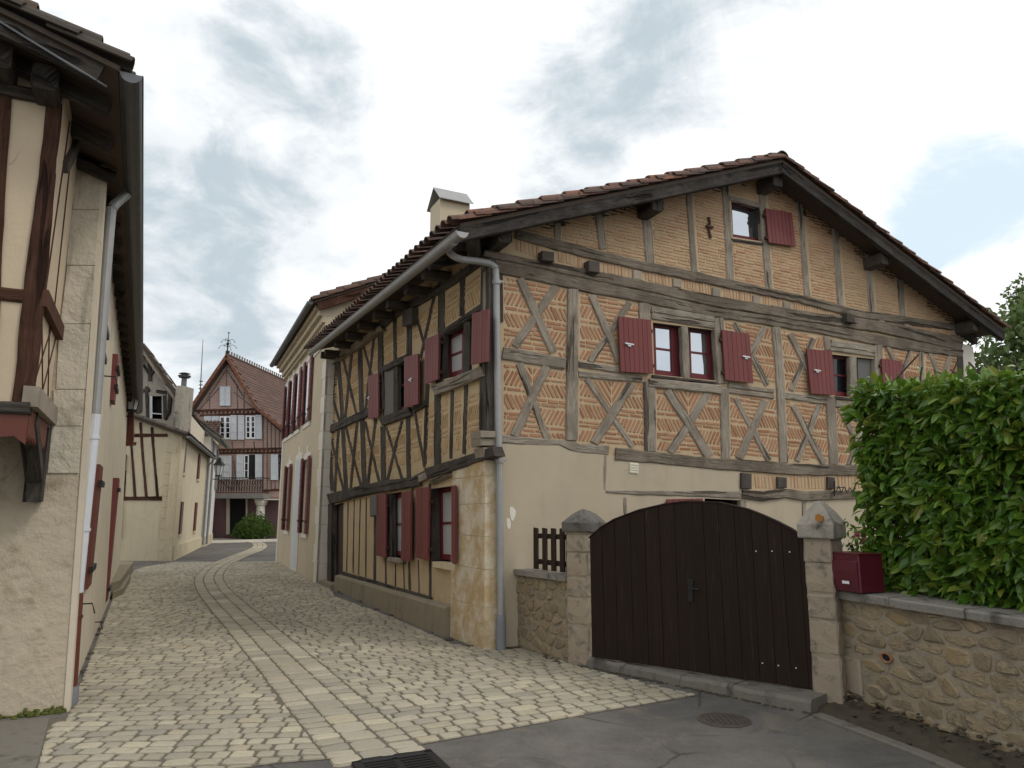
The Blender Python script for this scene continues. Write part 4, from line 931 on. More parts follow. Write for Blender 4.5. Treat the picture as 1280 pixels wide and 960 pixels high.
# threshold kerb
t0, t1 = G(724, 832), G(1014, 893)
td_ = (t1-t0).normalized(); tn = V((td_.y, -td_.x, 0))
b = MB(); L = (t1-t0).length; L_th = L
cuts = [0, .62, 1.3, 1.85, L]
for i in range(4):
    s0, s1 = cuts[i]+.004, cuts[i+1]-.004; n = 4; secs = []
    for j in range(n+1):
        p = t0+td_*lerp(s0, s1, j/n); e = rnd.uniform(-.012, .012); zz_ = .105+rnd.uniform(-.01, .008)
        secs.append([p-tn*.42, p+tn*e, p+tn*(e-.006)+V((0, 0, zz_-.03)), p+tn*(e-.03)+V((0, 0, zz_)), p-tn*.42+V((0, 0, zz_+.005))])
    b.loft(secs)
tag(fixn(b.build('gate_threshold', M['kerbstone'])), 'worn grey stone threshold slabs under the double gate', 'threshold', kind='structure')
# ================================================================== HEDGE
ha0 = RW.az(1086, 600, -.25)[0]; ha1 = RL+.2
tb = [RW.az(x, lerp(488, 476, (x-1068)/212), -.25) for x in range(1060, 1285, 8)]
def htop(a):
    for i in range(len(tb)-1):
        if a <= tb[i+1][0]: return lerp(tb[i][1], tb[i+1][1], max(0, (a-tb[i][0])/(tb[i+1][0]-tb[i][0])))
    return tb[-1][1]
hedge = thing('laurel_hedge', RW.W((ha0+ha1)/2, 0, -.85), 'clipped dense laurel hedge with glossy green leaves behind the stone wall', 'hedge')
pts = []
def hz_ok(a, z): return True
for i in range(10500):                               # street face
    a = rnd.uniform(ha0, min(ha1, 4.2)); z = rnd.uniform(.99, htop(a)); dpt = abs(rnd.gauss(0, .12)); bump = .05*math.sin(a*5.1)+.04*math.sin(z*6.3+a*3)+.03*math.sin(a*11-z*9)
    pts.append((RW.W(a, z, -.20-dpt+bump), RW.n))
for i in range(2600):                                # top
    a = rnd.uniform(ha0, min(ha1, 4.4)); o = rnd.uniform(-1.35, -.15)
    pts.append((RW.W(a, htop(a)+rnd.gauss(-.01, .03)+.03*math.sin(a*4.3+o*3), o), V((0, 0, 1))))
for i in range(2600):                                # end towards the gate
    o = rnd.uniform(-1.35, -.15); z = rnd.uniform(.9, htop(ha0)); pts.append((RW.W(ha0+abs(rnd.gauss(0, .06))+.05*math.sin(z*7), z, o), -rd))
b = MB(); leafcloud(b, pts, .12); b.build('foliage', M['laurel'], hedge)
b = MB()
for i in range(260):                                 # shoots and inner twigs
    a = rnd.uniform(ha0+.05, 4.2); o = rnd.uniform(-.9, -.35); z = rnd.uniform(1.0, htop(a)-.2)
    p = RW.W(a, z, o); b.tube([p, p+V((rnd.uniform(-.1, .1), rnd.uniform(-.1, .1), .25)), p+V((rnd.uniform(-.2, .2), rnd.uniform(-.2, .2), .5))], .008, 5)
for i in range(9):
    p = RW.W(ha0+.3+i*.5, 0, -.75); b.tube([p, p+V((rnd.uniform(-.1, .1), 0, 1.0)), p+V((rnd.uniform(-.2, .2), 0, 1.9))], [.035, .03, .012], 7)
b.build('stems', M['bark'], hedge)
b = MB(); slab(b, RW, [(ha0+.22, .9), (4.4, .9), (4.4, htop(4)-.2), (ha0+.22, htop(ha0)-.2)], -1.2, -.42); b.build('inner_foliage', M['laurel'], hedge)
b = MB(); pp = []
ro = thing('rose_bush', RW.W(.36, .0, -.5), 'sprig of pink roses with pale leaves between mailbox and gate post', 'plant')
for i in range(210):
    p = RW.W(.46+rnd.gauss(0, .12), 1.28+rnd.gauss(0, .16), -.25+rnd.gauss(0, .06)); pp.append((p, RW.n))
leafcloud(b, pp, .07); b.build('foliage', M['laurel'], ro)
for x, y in ((1081, 675), (1072, 668)):
    p = RW.P(x, y, -.16); b = MB()
    for i in range(14): b.ball(p+V((rnd.gauss(0, .012), rnd.gauss(0, .012), rnd.gauss(0, .01))), .014, .014, .006, 6, 4)
    b.build('flower', M['pinkrose'], ro)
b = MB()
for i in range(5):
    p = RW.W(.4+rnd.uniform(-.05, .05), 0, -.45); b.tube([p, p+V((rnd.uniform(-.05, .05), 0, .7)), RW.W(.4+rnd.uniform(-.12, .12), 1.35, -.26)], .008, 5)
b.build('stems', M['bark'], ro)
# ================================================================== LEFT HOUSE
lh = G(80, 890); lu = (G(149, 720)-lh).normalized(); lr = V((lu.y, -lu.x, 0)); LS = Pl(lh, lu, lr); LF = Pl(lh, -lr, -lu); LLn = 14.45
left = thing('jettied_house', lh, 'pale rendered house at left edge with brown timbered bay and stone corner pier', 'house')
BO = 1.25; VL = 1.75
pa, pb = LF.az(150, 68, VL), LF.az(0, 4, VL); slp = (pb[1]-pa[1])/(pb[0]-pa[0]); slp = max(.3, min(.5, slp))
ez0 = 4.93; ez1 = 4.42; eo = .04
LE0 = LS.W(-VL, ez0, eo); LE1 = LS.W(LLn+.25, ez1, eo); Lr0 = LE0-lr*4.2+V((0, 0, 4.2*slp)); Lr1 = LE1-lr*4.2+V((0, 0, 4.2*slp))
zr = lambda s, o: lerp(ez0, ez1, (s+VL)/(LLn+VL+.25))+(eo-o)*slp-.06
b = MB()                                             # battered street wall
b.loft([[LS.W(s, 0, 0), LS.W(s, zr(s, -.16), -.16), LS.W(s, zr(s, -.5), -.45), LS.W(s, 0, -.45)] for s in (.025, 4, 8, 12, LLn)])
fixn(b.build('street_wall', M['lplaster'], left))
b = MB(); slab(b, LF, [(0.004, -.05), (.15, zr(0, -.15)), (4.2, zr(0, -4.2)), (4.2, -.05)], -.3, 0); fixn(b.build('front_wall', M['roughwall'], left))
b = MB(); b.prism([LF.W(4.2, 0, 0), LF.W(4.2, 0, -LLn), LF.W(4.4, 0, -LLn), LF.W(4.4, 0, 0)], (0, 0, 5.9)); b.prism([LF.W(.4, 0, -LLn+.02), LF.W(4.2, 0, -LLn+.02), LF.W(4.2, 0, -LLn+.25), LF.W(.4, 0, -LLn+.25)], (0, 0, 4.4)); fixn(b.build('rear_wall', M['lplaster'], left))
def strip(mb, pl, pxs, o0, o1, jit=.0):
    slab(mb, pl, [pl.az(x, y, o1) for x, y in pxs], o0, o1, ch=.006)
hp_ = [(205, 93, 128), (262, 89, 124), (332, 82, 119), (405, 75, 113), (487, 68, 106), (533, 65, 103), (592, 60, 98), (700, 44, 92), (790, 40, 87), (893, 36, 80)]
for i in range(6):
    (y0, l0, r0), (y1, l1, r1) = hp_[i], hp_[i+1]; b = MB()
    strip(b, LF, [(l0+rnd.uniform(-2, 2), y0+.3), (r0+rnd.uniform(-1, 1), y0+.3), (r1+rnd.uniform(-1, 1), y1-.3), (l1+rnd.uniform(-2, 2), y1-.3)], -.1, .012+rnd.uniform(-.004, .004)); fixn(b.build('pier_stone', M['stone' if i < 6 else 'roughwall'], left))
b = MB(); strip(b, LF, [(128, 200), (134, 200), (87, 893), (79, 893)], -.2, .01); fixn(b.build('corner_strip', M['lplaster'], left))
# bay
zb0 = LF.az(38, 506, BO)[1]; ba = LF.az(38, 503, BO)[0]
b = MB(); zt0 = zr(-BO, -ba); b.loft([[LF.W(a, zb0, .02), LF.W(a, zb0, BO-.03), LF.W(a, zr(-BO, -a), BO-.03), LF.W(a, zr(0, -a), .02)] for a in (ba+.02, 2.2, 4.2)]); bay = fixn(b.build('timbered_bay', M['bayplaster'], left))
Lt = lambda pts, w=None, mat='oak_brown', proud=BO, **kk: timber(LF, pts, w, mat, bay, proud=proud, back=-(BO-.06), **kk)
Lt([(67.5, 128, 22), (58, 220, 22), (44, 350, 26), (28, 502, 30)]); Lt([(6, 110, 16), (-3, 250, 17), (-12, 420, 20), (-20, 502, 22)], proud=BO-.003)
Lt([(-60, 360), (46, 371)], 16, proud=BO-.006); Lt([(-80, 92), (60, 120)], 14, 'oak_black', proud=BO+.02)
Lt([(-70, 507), (37, 510)], 15, 'oak_black', proud=BO+.05)
LB = Pl(LF.W(ba, 0, 0), lu, lr)                      # return face of the bay
def Lb(a0, z0, a1, z1, w, mat='oak_brown', pr=.0):
    d_ = V((a1-a0, z1-z0)).normalized() if False else None
    L = math.hypot(a1-a0, z1-z0); nx, nz = -(z1-z0)/L*w/2, (a1-a0)/L*w/2
    b = MB(); slab(b, LB, [(a0+nx, z0+nz), (a1+nx, z1+nz), (a1-nx, z1-nz), (a0-nx, z0-nz)], -.05, pr, ch=.006); return fixn(b.build('beam', M[mat], bay))
zrail = LF.az(44, 371, BO)[1]
Lb(-BO, zrail, -.06, zrail, .13, pr=.03); Lb(-BO-.02, zb0+.06, -.03, zb0+.06, .15, 'oak', pr=.05)
for a0_, a1_ in ((-1.1, -.5), (-.5, -1.1), (-.62, -.15), (-.15, -.62)): Lb(a0_, zb0+.14, a1_, zrail-.07, .022, pr=-.012+.002*a0_)
for a0_, a1_ in ((-1.05, -.85), (-.45, -.55)): Lb(a0_, zrail+.07, a1_, zr(-.7, -ba)-.1, .025, pr=-.012)
Lb(-.9, zrail+1.2, -.35, zr(-.5, -ba)-.05, .1, 'oak_black', pr=.02)
b = MB(); zf0, zf1 = LF.az(36, 556, BO)[1], zb0-.03; n = 16; vs = []
prof = []
for i in range(41):
    t = i/40; a = lerp(ba, 3.2, t); ph = (a-ba)/.42 % 1; prof.append((a, zf0+.055*abs(math.sin(ph*math.pi))+(.03 if .1 < ph < .2 or .8 < ph < .9 else 0)))
slab(b, LF, prof+[(3.2, zf1), (ba, zf1)], BO-.005, BO+.025); fixn(b.build('fascia', M['redbrown'], bay))
b = MB(); prof = []
for i in range(25): prof.append((lerp(-BO, -.12, i/24), zf0+.03+(.055 if i % 2 else 0)))
slab(b, LB, prof+[(-.12, zf1), (-BO, zf1)], -.02, .006); fixn(b.build('fascia', M['redbrown'], bay))
b = MB(); b.prism([LF.W(ba+.02, zb0-.04, .02), LF.W(3.4, zb0-.04, .02), LF.W(3.4, zb0-.04, BO-.02), LF.W(ba+.02, zb0-.04, BO-.02)], (0, 0, .04)); b.build('bay_floor', M['soffit'], bay)
p0_ = LF.az(48, 600, .2)
post3(LF.W(p0_[0]+.03, LF.az(48, 627, .2)[1], .1), LF.W(p0_[0]+.03, zb0-.05, .13), .13, .2, 'oak_black', left, 'bracket', side=lu)
post3(LF.W(p0_[0]+.03, LF.az(48, 600, .2)[1], .12), LF.W(p0_[0]+.03, zb0-.06, .95), .12, .13, 'oak_black', left, 'bracket', side=lr)
# roof of the left house
b = MB(); deck(b, LE0, LE1, Lr1, Lr0, .04); Lq0 = Lr0-lr*4.2-V((0, 0, 4.2*slp)); Lq1 = Lr1-lr*4.2-V((0, 0, 4.2*slp)); deck(b, Lq0, Lq1, Lr1, Lr0, .04)
lroof = b.build('roof', M['soffit'], left)
b = MB(); tiles(b, LE0+V((0, 0, -.01)), LE1, Lr1, Lr0, only=lambda i, n: True); tiles(b, Lq0, Lq1, Lr1, Lr0, only=lambda i, n: i < 12 or i % 1 == 0, step=.5)
fixn(b.build('roof_tiles', M['tile_left'], lroof))
b = MB(); d_ = (Lr0-LE0).normalized(); L = (Lr0-LE0).length; m = int(L/.42)
for j in range(m):                                   # verge tiles
    for lay in (0, 1):
        s0, s1 = j*L/m-.06+lay*.2, (j+1)*L/m+.06+lay*.2; rs = []
        for s, rr, u_ in ((s0, .105, .035+lay*.06), (s1, .085, .0+lay*.06)):
            c_ = LE0+d_*s+lu*(.03+lay*.05)+V((0, 0, u_)); rs.append([c_+lu*rr*math.cos(math.pi*k_/6)+V((0, 0, rr*math.sin(math.pi*k_/6))) for k_ in range(7)]+[c_+lu*(rr-.016)*math.cos(math.pi*k_/6)+V((0, 0, (rr-.016)*math.sin(math.pi*k_/6))) for k_ in range(6, -1, -1)])
        b.loft(rs)
fixn(b.build('verge_tiles', M['tile_left'], lroof))
post3(LE0-lr*.12+lu*.06+V((0, 0, -.06)), Lr0+lu*.06+V((0, 0, -.11)), .05, .17, 'oak_dark', lroof, 'barge_beam')
for i in range(26):
    s = -VL+.45+i*.62
    post3(LS.W(s, zr(s, -.02)-.08, -.04), LS.W(s, zr(s, -.9)-.08, -.9) if s < .2 else LS.W(s, zr(s, -.4)-.08, -.4), .09, .11, 'oak_black', lroof, 'rafter')
b = MB(); b.tube(smooth_path([LF.P(-30, 8, VL-.02), LF.P(0, 27, VL-.02), LF.P(60, 64, VL-.02), LF.P(110, 94, VL-.02), LF.P(133, 108, VL-.1)], 6), .008, 5); b.build('cable', M['greypaint'], left)
for a_ in (ba+.12, ba+.42, ba+1.1): post3(LF.W(a_, zr(-VL, -a_)-.17, VL-.25), LF.W(a_, zr(-VL, -a_)-.17, .1), .17, .2, 'oak_black', lroof, 'purlin')
g0, g1 = LS.W(-VL+.02, ez0-.03, eo+.075), LS.W(LLn+.2, ez1-.03, eo+.075)
lg = gutter(g0, g1, .075, 'zinc_dark', left)
dpp = [(160, 232), (158, 243), (148, 252), (140, 262), (136, 290), (131, 340), (117, 520)]
path = [LF.P(x, y, -.35) for x, y in dpp]
PO = -.22
path = [LF.P(161, 225, -.3), LF.P(160, 240, -.3), LF.P(150, 250, -.28), LF.P(141, 260, PO), LF.P(137, 285, PO), LF.P(119, 520, PO)]
b = MB(); b.tube(smooth_path(path, 5), .045, 12); pipe = fixn(b.build('downpipe', M['zinc'], left))
b = MB(); b.tube([LF.P(119, 518, PO), LF.P(118.6, 523, PO), LF.P(96, 742, PO)], [.052, .05, .05], 12); b.tube([LF.P(116, 545, PO), LF.P(115.8, 549, PO)], .058, 12); b.tube([LF.P(104.6, 660, PO), LF.P(104.2, 664, PO)], .058, 12); fixn(b.build('white_pipe', M['whitepipe'], left))
b = MB(); b.tube([LF.P(96, 741, PO), LF.P(88, 862, PO)], .052, 12); b.tube([LF.P(94.5, 769, PO), LF.P(94, 773, PO)], .06, 12); fixn(b.build('cast_pipe', M['redbrown'], left))
b = MB(); b.tube([LF.P(88, 858, PO), LF.P(87.8, 864, PO), LF.P(86, 890, PO)], [.062, .066, .066], 12); fixn(b.build('downpipe_foot', M['greypaint'], left))
for (x0, x1, yt, yb) in ((128.5, 133, 330, 462), (148, 155.5, 430, 516), (116, 124, 575, 722), (137, 146, 590, 742)):   # open shutters seen edge-on
    am, zm = LS.az((x0+x1)/2, (yt+yb)/2, .0); am = min(max(am, 1.0), 13.2)
    dpt = (lh+lu*am).y; zt_ = LS.az((x0+x1)/2, yt, 0.0)[1]; zb_ = LS.az((x0+x1)/2, yb, 0.0)[1]
    zt_ = min(zt_, 4.1); zb_ = max(zb_, .15); lean = -.16*(zt_+zb_)/2/5
    sh = MB(); slab(sh, LS, [(am-.28, zb_), (am+.28, zb_), (am+.28, zt_), (am-.28, zt_)], lean-.12, lean+.055, ch=.005); so = fixn(sh.build('shutter', M['redbrown'] if x0 < 130 else M['red'], left))
    for zz_ in (zb_+.2, zt_-.2):
        sh = MB(); slab(sh, LS, [(am-.3, zz_-.03), (am+.3, zz_-.03), (am+.3, zz_+.03), (am-.3, zz_+.03)], lean+.05, lean+.085); sh.build('hinge', M['iron'], so)
for x, y in ((134, 470), (118, 778), (104, 755)):
    a, z = LS.az(x-4, y, -.05); a = min(max(a, .8), 9); b = MB(); b.tube([LS.W(a, z, -.2), LS.W(a, z, .06), LS.W(a, z-.1, .09)], .008, 5); b.build('iron_hook', M['iron'], left)
# steps
b = MB()
for pts_, h in ((((128, 752), (148, 745), (166, 716), (150, 714)), .3), (((140, 750), (154, 744), (163, 726), (155, 724)), .14)):
    b.prism([G(x, y) for x, y in pts_], (0, 0, h))
st_ = fixn(b.build('door_steps', M['concrete'])); tag(st_, 'grey concrete door steps at the foot of the left house', 'steps')
# ================================================================== CREAM HOUSE beyond
co = G(396, 729); cf = G(345, 702); cu = (cf-co).normalized(); cl_ = V((-cu.y, cu.x, 0)); CP = Pl(co, cu, cl_); CE = Pl(co, -cl_, -cu); CL = (cf-co).length
cream = thing('cream_house', co, 'two storey cream house with white quoins and rows of open dark red shutters', 'house')
ze = CP.az(386, 364, .42); ze1 = CP.az(345, 470, .42)
zE = (ze[1]+ze1[1])/2
pa, pb = CE.az(388, 362, .25), CE.az(520, 323, .25); cs = max(.25, min(.5, (pb[1]-pa[1])/(pb[0]-pa[0])))
CW = 10.0; zc = lambda o: zE+(.42-o)*cs-.1
def cq(x0, x1, t0, t1, b0, b1): return [(x0, t0), (x1, t1), (x1, b1), (x0, b0)]
b = MB()
b.loft([[CE.W(a, 0, -.0), CE.W(a, zc(-a), 0), CE.W(a, zc(-a), -CL), CE.W(a, 0, -CL)] for a in (0, CW/2)]); b.loft([[CE.W(a, 0, -.0), CE.W(a, zc(-min(a, CW-a)), 0), CE.W(a, zc(-min(a, CW-a)), -CL), CE.W(a, 0, -CL)] for a in (CW/2+.002, CW)])
fixn(b.build('wall', M['cream'], cream))
E0 = CP.W(-.25, zE, .42); E1 = CP.W(CL+.25, zE, .42); r0 = CE.W(CW/2, zE+(CW/2+.42)*cs, .25); r1 = CE.W(CW/2, zE+(CW/2+.42)*cs, -CL-.25); F0 = CE.W(CW+.42, zE, .25); F1 = CE.W(CW+.42, zE, -CL-.25)
b = MB(); deck(b, E0, E1, r1, r0); deck(b, F0, F1, r1, r0); crf = b.build('roof', M['soffit'], cream)
b = MB(); tiles(b, E0, E1, r1, r0, step=.4); tiles(b, F0, F1, r1, r0, step=.4); d_ = (r0-E0).normalized(); L = (r0-E0).length; m = int(L/.4)
for j in range(m):
    for lay in (0, 1):
        rs = []
        for s, rr, u_ in ((j*L/m-.05+lay*.2, .11, .03+lay*.06), ((j+1)*L/m+.06+lay*.2, .09, lay*.06)):
            c_ = E0+d_*s+cu*(.02+lay*.05)+V((0, 0, u_)); rs.append([c_+cu*rr*math.cos(math.pi*q_/6)+V((0, 0, rr*math.sin(math.pi*q_/6))) for q_ in range(7)]+[c_+V((0, 0, -.01))])
        b.loft(rs)
fixn(b.build('roof_tiles', M['tile'], crf))
post3(E0-cl_*.1+cu*.04+V((0, 0, -.13)), r0+cu*.04+V((0, 0, -.16)), .06, .2, 'oak_brown', crf, 'barge_beam')
gutter(CP.W(-.2, zE-.02, .5), CP.W(CL+.2, zE-.02, .5), .075, 'zinc_dark', cream)
b = MB()                                             # moulded cornice under the eave
for z0_, z1_, o in ((zE-.16, zE-.05, .36), (zE-.3, zE-.162, .27), (zE-.46, zE-.302, .17), (zE-.54, zE-.462, .1)): slab(b, CP, [(-.02, z0_), (CL, z0_), (CL, z1_), (-.02, z1_)], -.05, o, ch=.02)
fixn(b.build('cornice', M['cream'], cream))
b = MB(); slab(b, CP, [(-.01, zE-.95), (CL, zE-.95), (CL, zE-.72), (-.01, zE-.72)], -.05, .03); fixn(b.build('frieze_band', M['white_stone'], cream))
for i in range(15):
    z = i*.45; w = .52 if i % 2 else .34
    if z+.45 > zE-.96: break
    b = MB(); b.box(CP.W(w/2-.015, z+.225, w*0+.0), cu*(w/2+.015), cl_*.03, V((0, 0, .222)), ch=.006); b.box(CE.W(.17, z+.225, .0), -cl_*.19, cu*.03, V((0, 0, .2215)), ch=.006); fixn(b.build('quoin', M['white_stone'], cream))
b = MB(); slab(b, CP, [(CL-.3, 0), (CL+.01, 0), (CL+.01, zE-.96), (CL-.3, zE-.96)], -.05, .02); fixn(b.build('quoin', M['white_stone'], cream))
def cwin(a, z0_, z1_, w=.95, door=False):
    b = MB(); slab(b, CP, [(a-w/2-.17, z0_-.12), (a+w/2+.17, z0_-.12), (a+w/2+.17, z1_+.12), (a+.12, z1_+.2), (a+.1, z1_+.38), (a-.1, z1_+.38), (a-.12, z1_+.2), (a-w/2-.17, z1_+.12)], -.05, .025); s_ = fixn(b.build('window_surround' if not door else 'door_surround', M['white_stone'], cream))
    b = MB(); slab(b, CP, [(a-w/2, z0_), (a+w/2, z0_), (a+w/2, z1_), (a-w/2, z1_)], .0, .03); fixn(b.build('window' if not door else 'door', M['glass_dark'] if not door else M['shutwhite'], cream))
    if not door:
        for sg in (-1, 1):
            b = MB(); c_ = a+sg*(w/2+.16); slab(b, CP, [(c_-.15, z0_), (c_+.15, z0_), (c_+.15, z1_+.05), (c_-.15, z1_+.05)], .04, .075, ch=.006)
            for t in range(12):
                zz_ = lerp(z0_+.1, z1_-.1, t/11); slab(b, CP, [(c_-.1, zz_), (c_+.1, zz_), (c_+.1, zz_+.05), (c_-.1, zz_+.05)], .073, .083)
            so = fixn(b.build('shutter', M['red'], cream))
            b = MB(); slab(b, CP, [(c_-.16, z0_+.3), (c_+.16, z0_+.3), (c_+.16, z0_+.35), (c_-.16, z0_+.35)], .07, .095); b.build('hinge', M['iron'], so)
wz = lambda x, y: CP.az(x, y, .1)
for (x0, x1, yt, yb) in ((374, 387.5, 451, 528), (362, 371, 474, 545)): pass
zu0, zu1 = wz(384, 525)[1], wz(384, 449)[1]; zl0, zl1 = wz(382, 668)[1], wz(382, 573)[1]
ups = [wz(381, 490)[0], wz(368.5, 505)[0], wz(361, 515)[0], wz(355, 522)[0]]
for a in ups: cwin(a, zu0, zu1, .9)
cwin(wz(377.5, 620)[0], zl0, zl1, .9); cwin(wz(366.5, 640)[0], .05, zl1+.1, .95, True); cwin(wz(355.5, 630)[0], zl0, zl1, .9)
# ================================================================== LEFT MIDDLE HOUSES
mo = G(215, 701); ms = (G(262, 678)-mo).normalized(); mn = V((ms.y, -ms.x, 0)); MF = Pl(mo, (1, 0), (0, -1)); MS = Pl(mo, ms, mn)
low = thing('low_corner_house', mo, 'low cream corner house with thin brown timbers, stone quoins and sloping tiled roof', 'house')
MLn = MS.az(255, 640, 0)[0]; MLn = min(MLn, 10.5)
za, zb_ = MF.az(163, 520, 0), MF.az(233, 545, 0)
def mz(a): return lerp(za[1], zb_[1], (a-za[0])/(zb_[0]-za[0]))
W5 = 4.6
b = MB(); b.prism([MF.W(-W5, 0, 0), MF.W(.0, 0, 0), MF.W(0, mz(0), 0), MF.W(-W5, mz(-W5), 0)], V((0, .3, 0)))
b.prism([MS.W(0.02, 0, 0), MS.W(MLn, 0, 0), MS.W(MLn, mz(0), 0), MS.W(.02, mz(0), 0)], -mn*.3); b.prism([MF.W(-W5, 0, -.3), MF.W(-W5, mz(-W5), -.3), MF.W(-W5, mz(-W5), -8), MF.W(-W5, 0, -8)], V((.2, 0, 0)))
fixn(b.build('wall', M['yellow'], low))
e0, e1 = MF.W(.28, mz(.28)+.05, .3), MS.W(MLn+.1, mz(.28)+.05, .28); rr0, rr1 = MF.W(-W5, mz(-W5)+.05, .3), MF.W(-W5, mz(-W5)+.05, .3)+ms*(MLn+.3)
b = MB(); deck(b, e0, e1, rr1, rr0, .07); lr_ = b.build('roof', M['soffit'], low); b = MB(); tiles(b, e0, e1, rr1, rr0, step=.4, pitch=.22)
d_ = (rr0-e0).normalized(); L = (rr0-e0).length
for j in range(12):
    rs = []
    for s, rr in ((j*L/12-.04, .11), ((j+1)*L/12+.05, .09)):
        c_ = e0+d_*s+V((0, .02, .02)); rs.append([c_+V((0, 1, 0))*rr*math.cos(math.pi*q_/6)+V((0, 0, rr*math.sin(math.pi*q_/6))) for q_ in range(7)]+[c_])
    b.loft(rs)
fixn(b.build('roof_tiles', M['tile_left'], lr_))
gutter(e0+mn*.06+V((0, 0, -.04)), e1+mn*.06+V((0, 0, -.04)), .07, 'greypaint', low)
for p, w in (([(145, 623), (202, 623)], 5), ([(150, 544), (209, 544)], 4), ([(163, 545), (168.5, 621)], 3), ([(175, 528), (179, 580), (182.5, 621)], 3.2), ([(189.5, 534), (193, 580), (196.5, 621)], 3.2), ([(156, 588), (154, 621)], 3.5)):
    timber(MF, p, w, 'oak_brown', low, proud=.03)
for i in range(11):
    t0_, t1_ = i/11, (i+1)/11; y0, y1 = lerp(552, 703, t0_), lerp(552, 703, t1_); w = 0 if i % 2 else 5; b = MB()
    xr0, xr1 = lerp(225, 214.5, t0_), lerp(225, 214.5, t1_); xl0, xl1 = lerp(208, 197, t0_)-w*0, lerp(208, 197, t1_); slab(b, MF, [MF.az(x, y, .02) for x, y in ((xl0, y0+.4), (xr0, y0+.4), (xr1, y1-.4), (xl1, y1-.4))], -.05, .02, ch=.01); fixn(b.build('quoin', M['quoin_pale'], low))
b = MB(); slab(b, MS, [(0.02, 0), (MLn, 0), (MLn, .45), (0.02, .5)], -.02, .06, ch=.02); fixn(b.build('plinth', M['quoin_pale'], low))
for Q in (q((149, 568), (158, 568), (156, 593), (147, 593)), q((140, 627.5), (152.5, 627.5), (150, 672.5), (139, 672.5))): shutter(MF, Q, 3, low, mat='redbrown')
for x0, x1, yt, yb in ((228.5, 233, 553, 591), (247, 251, 567, 599), (223.5, 230, 627, 667), (242.5, 247, 628, 663)):
    am, zm = MS.az((x0+x1)/2, (yt+yb)/2, .05); zt_ = MS.az((x0+x1)/2, yt, .05)[1]; zb2 = MS.az((x0+x1)/2, yb, .05)[1]
    b = MB(); slab(b, MS, [(am-.3, zb2), (am+.3, zb2), (am+.3, min(zt_, mz(0)-.1)), (am-.3, min(zt_, mz(0)-.1))], -.02, .07, ch=.006); so = fixn(b.build('shutter', M['redbrown'], low))
    b = MB(); slab(b, MS, [(am-.33, zb2-.1), (am+.9, zb2-.1), (am+.9, zb2-.03), (am-.33, zb2-.03)], -.02, .05); b.build('sill', M['quoin_pale'], low)
b = MB(); p1 = MS.W(MLn-.15, .1, .1); b.tube([p1+V((0, 0, mz(0)-.3))+mn*.2, p1+V((0, 0, mz(0)-.55)), p1], .055, 8); b.build('downpipe', M['greypaint'], low)
# chimney on the low house
cp = Pl(mo+V((0, 1.6, 0)), (1, 0), (0, -1)); b = MB()
c0, c1 = cp.az(216, 533, 0), cp.az(229, 482, 0); cw = c1[0]-c0[0]
b.prism([cp.W(c0[0], c0[1]-.7, 0), cp.W(c0[0]+cw, c0[1]-.7, 0), cp.W(c0[0]+cw+.1, c0[1]-.7, -.7), cp.W(c0[0]+.1, c0[1]-.7, -.7)], (0, 0, c1[1]-c0[1]+.7)); chm = fixn(b.build('chimney', M['postcap'], lr_))
p = cp.W(c0[0]+cw*.55, c1[1], -.3); b = MB(); b.tube([p, p+V((0, 0, .33))], .1, 10); b.tube([p+V((0, 0, .36)), p+V((0, 0, .44)), p+V((0, 0, .5))], [.2, .24, .06], 12); b.tube([p+V((0, 0, .52)), p+V((0, 0, .56))], [.22, .1], 12); b.build('chimney_pot', M['zinc_dark'], chm)
# old gabled house behind
og = Pl(mo+V((0, 3.2, 0)), (1, 0), (0, -1)); old = thing('old_gabled_house', og.W(-2, 0, 0), 'weathered grey gabled house with open attic window rising behind the low corner house', 'house')
ap = og.az(187.5, 440, 0); rt = og.az(222, 492, 0); lf_ = og.az(140, 468, 0); wq = q((187, 495), (202, 495), (202.5, 524), (187, 523))
sl_r = (ap[1]-rt[1])/(rt[0]-ap[0]); a_r = ap[0]+2.6; z_r = ap[1]-2.6*sl_r; a_l = ap[0]-4.5; z_l = ap[1]-(ap[1]-lf_[1])/(ap[0]-lf_[0])*4.5
wall_with_holes(og, [(a_l, 0), (rt[0]+.5, 0), (rt[0]+.5, rt[1]-.5*sl_r), (ap[0], ap[1]), (a_l, z_l)], [quad_az(og, wq)], 0, .25, 'oldwall', old, 'gable_wall')
b = MB(); b.prism([og.W(a_l, 0, -.3), og.W(rt[0]+.45, 0, -.3), og.W(rt[0]+.45, 0, -.3)+ms*7, og.W(a_l, 0, -.3)+ms*7], (0, 0, rt[1]-.6*sl_r)); b.build('house_body', M['lplaster'], old)
A_, R_, L_ = og.W(ap[0], ap[1]+.16, .6), og.W(rt[0]+.62, rt[1]-.62*sl_r+.16, .6), og.W(a_l, z_l+.16, .6); bk = ms*7.5
b = MB(); deck(b, R_, R_+bk, A_+bk, A_, .08); deck(b, L_, L_+bk, A_+bk, A_, .08); orf = b.build('roof', M['soffit'], old)
b = MB(); tiles(b, R_, R_+bk, A_+bk, A_, step=.45, pitch=.25); tiles(b, L_, L_+bk, A_+bk, A_, step=.5, pitch=.25); fixn(b.build('roof_tiles', M['tile_left'], orf))
post3(R_+V((0, .05, -.15)), A_+V((0, .05, -.15)), .06, .22, 'oak', orf, 'barge_beam'); post3(L_+V((0, .05, -.15)), A_+V((0, .05, -.15)), .06, .2, 'oak', orf, 'barge_beam')
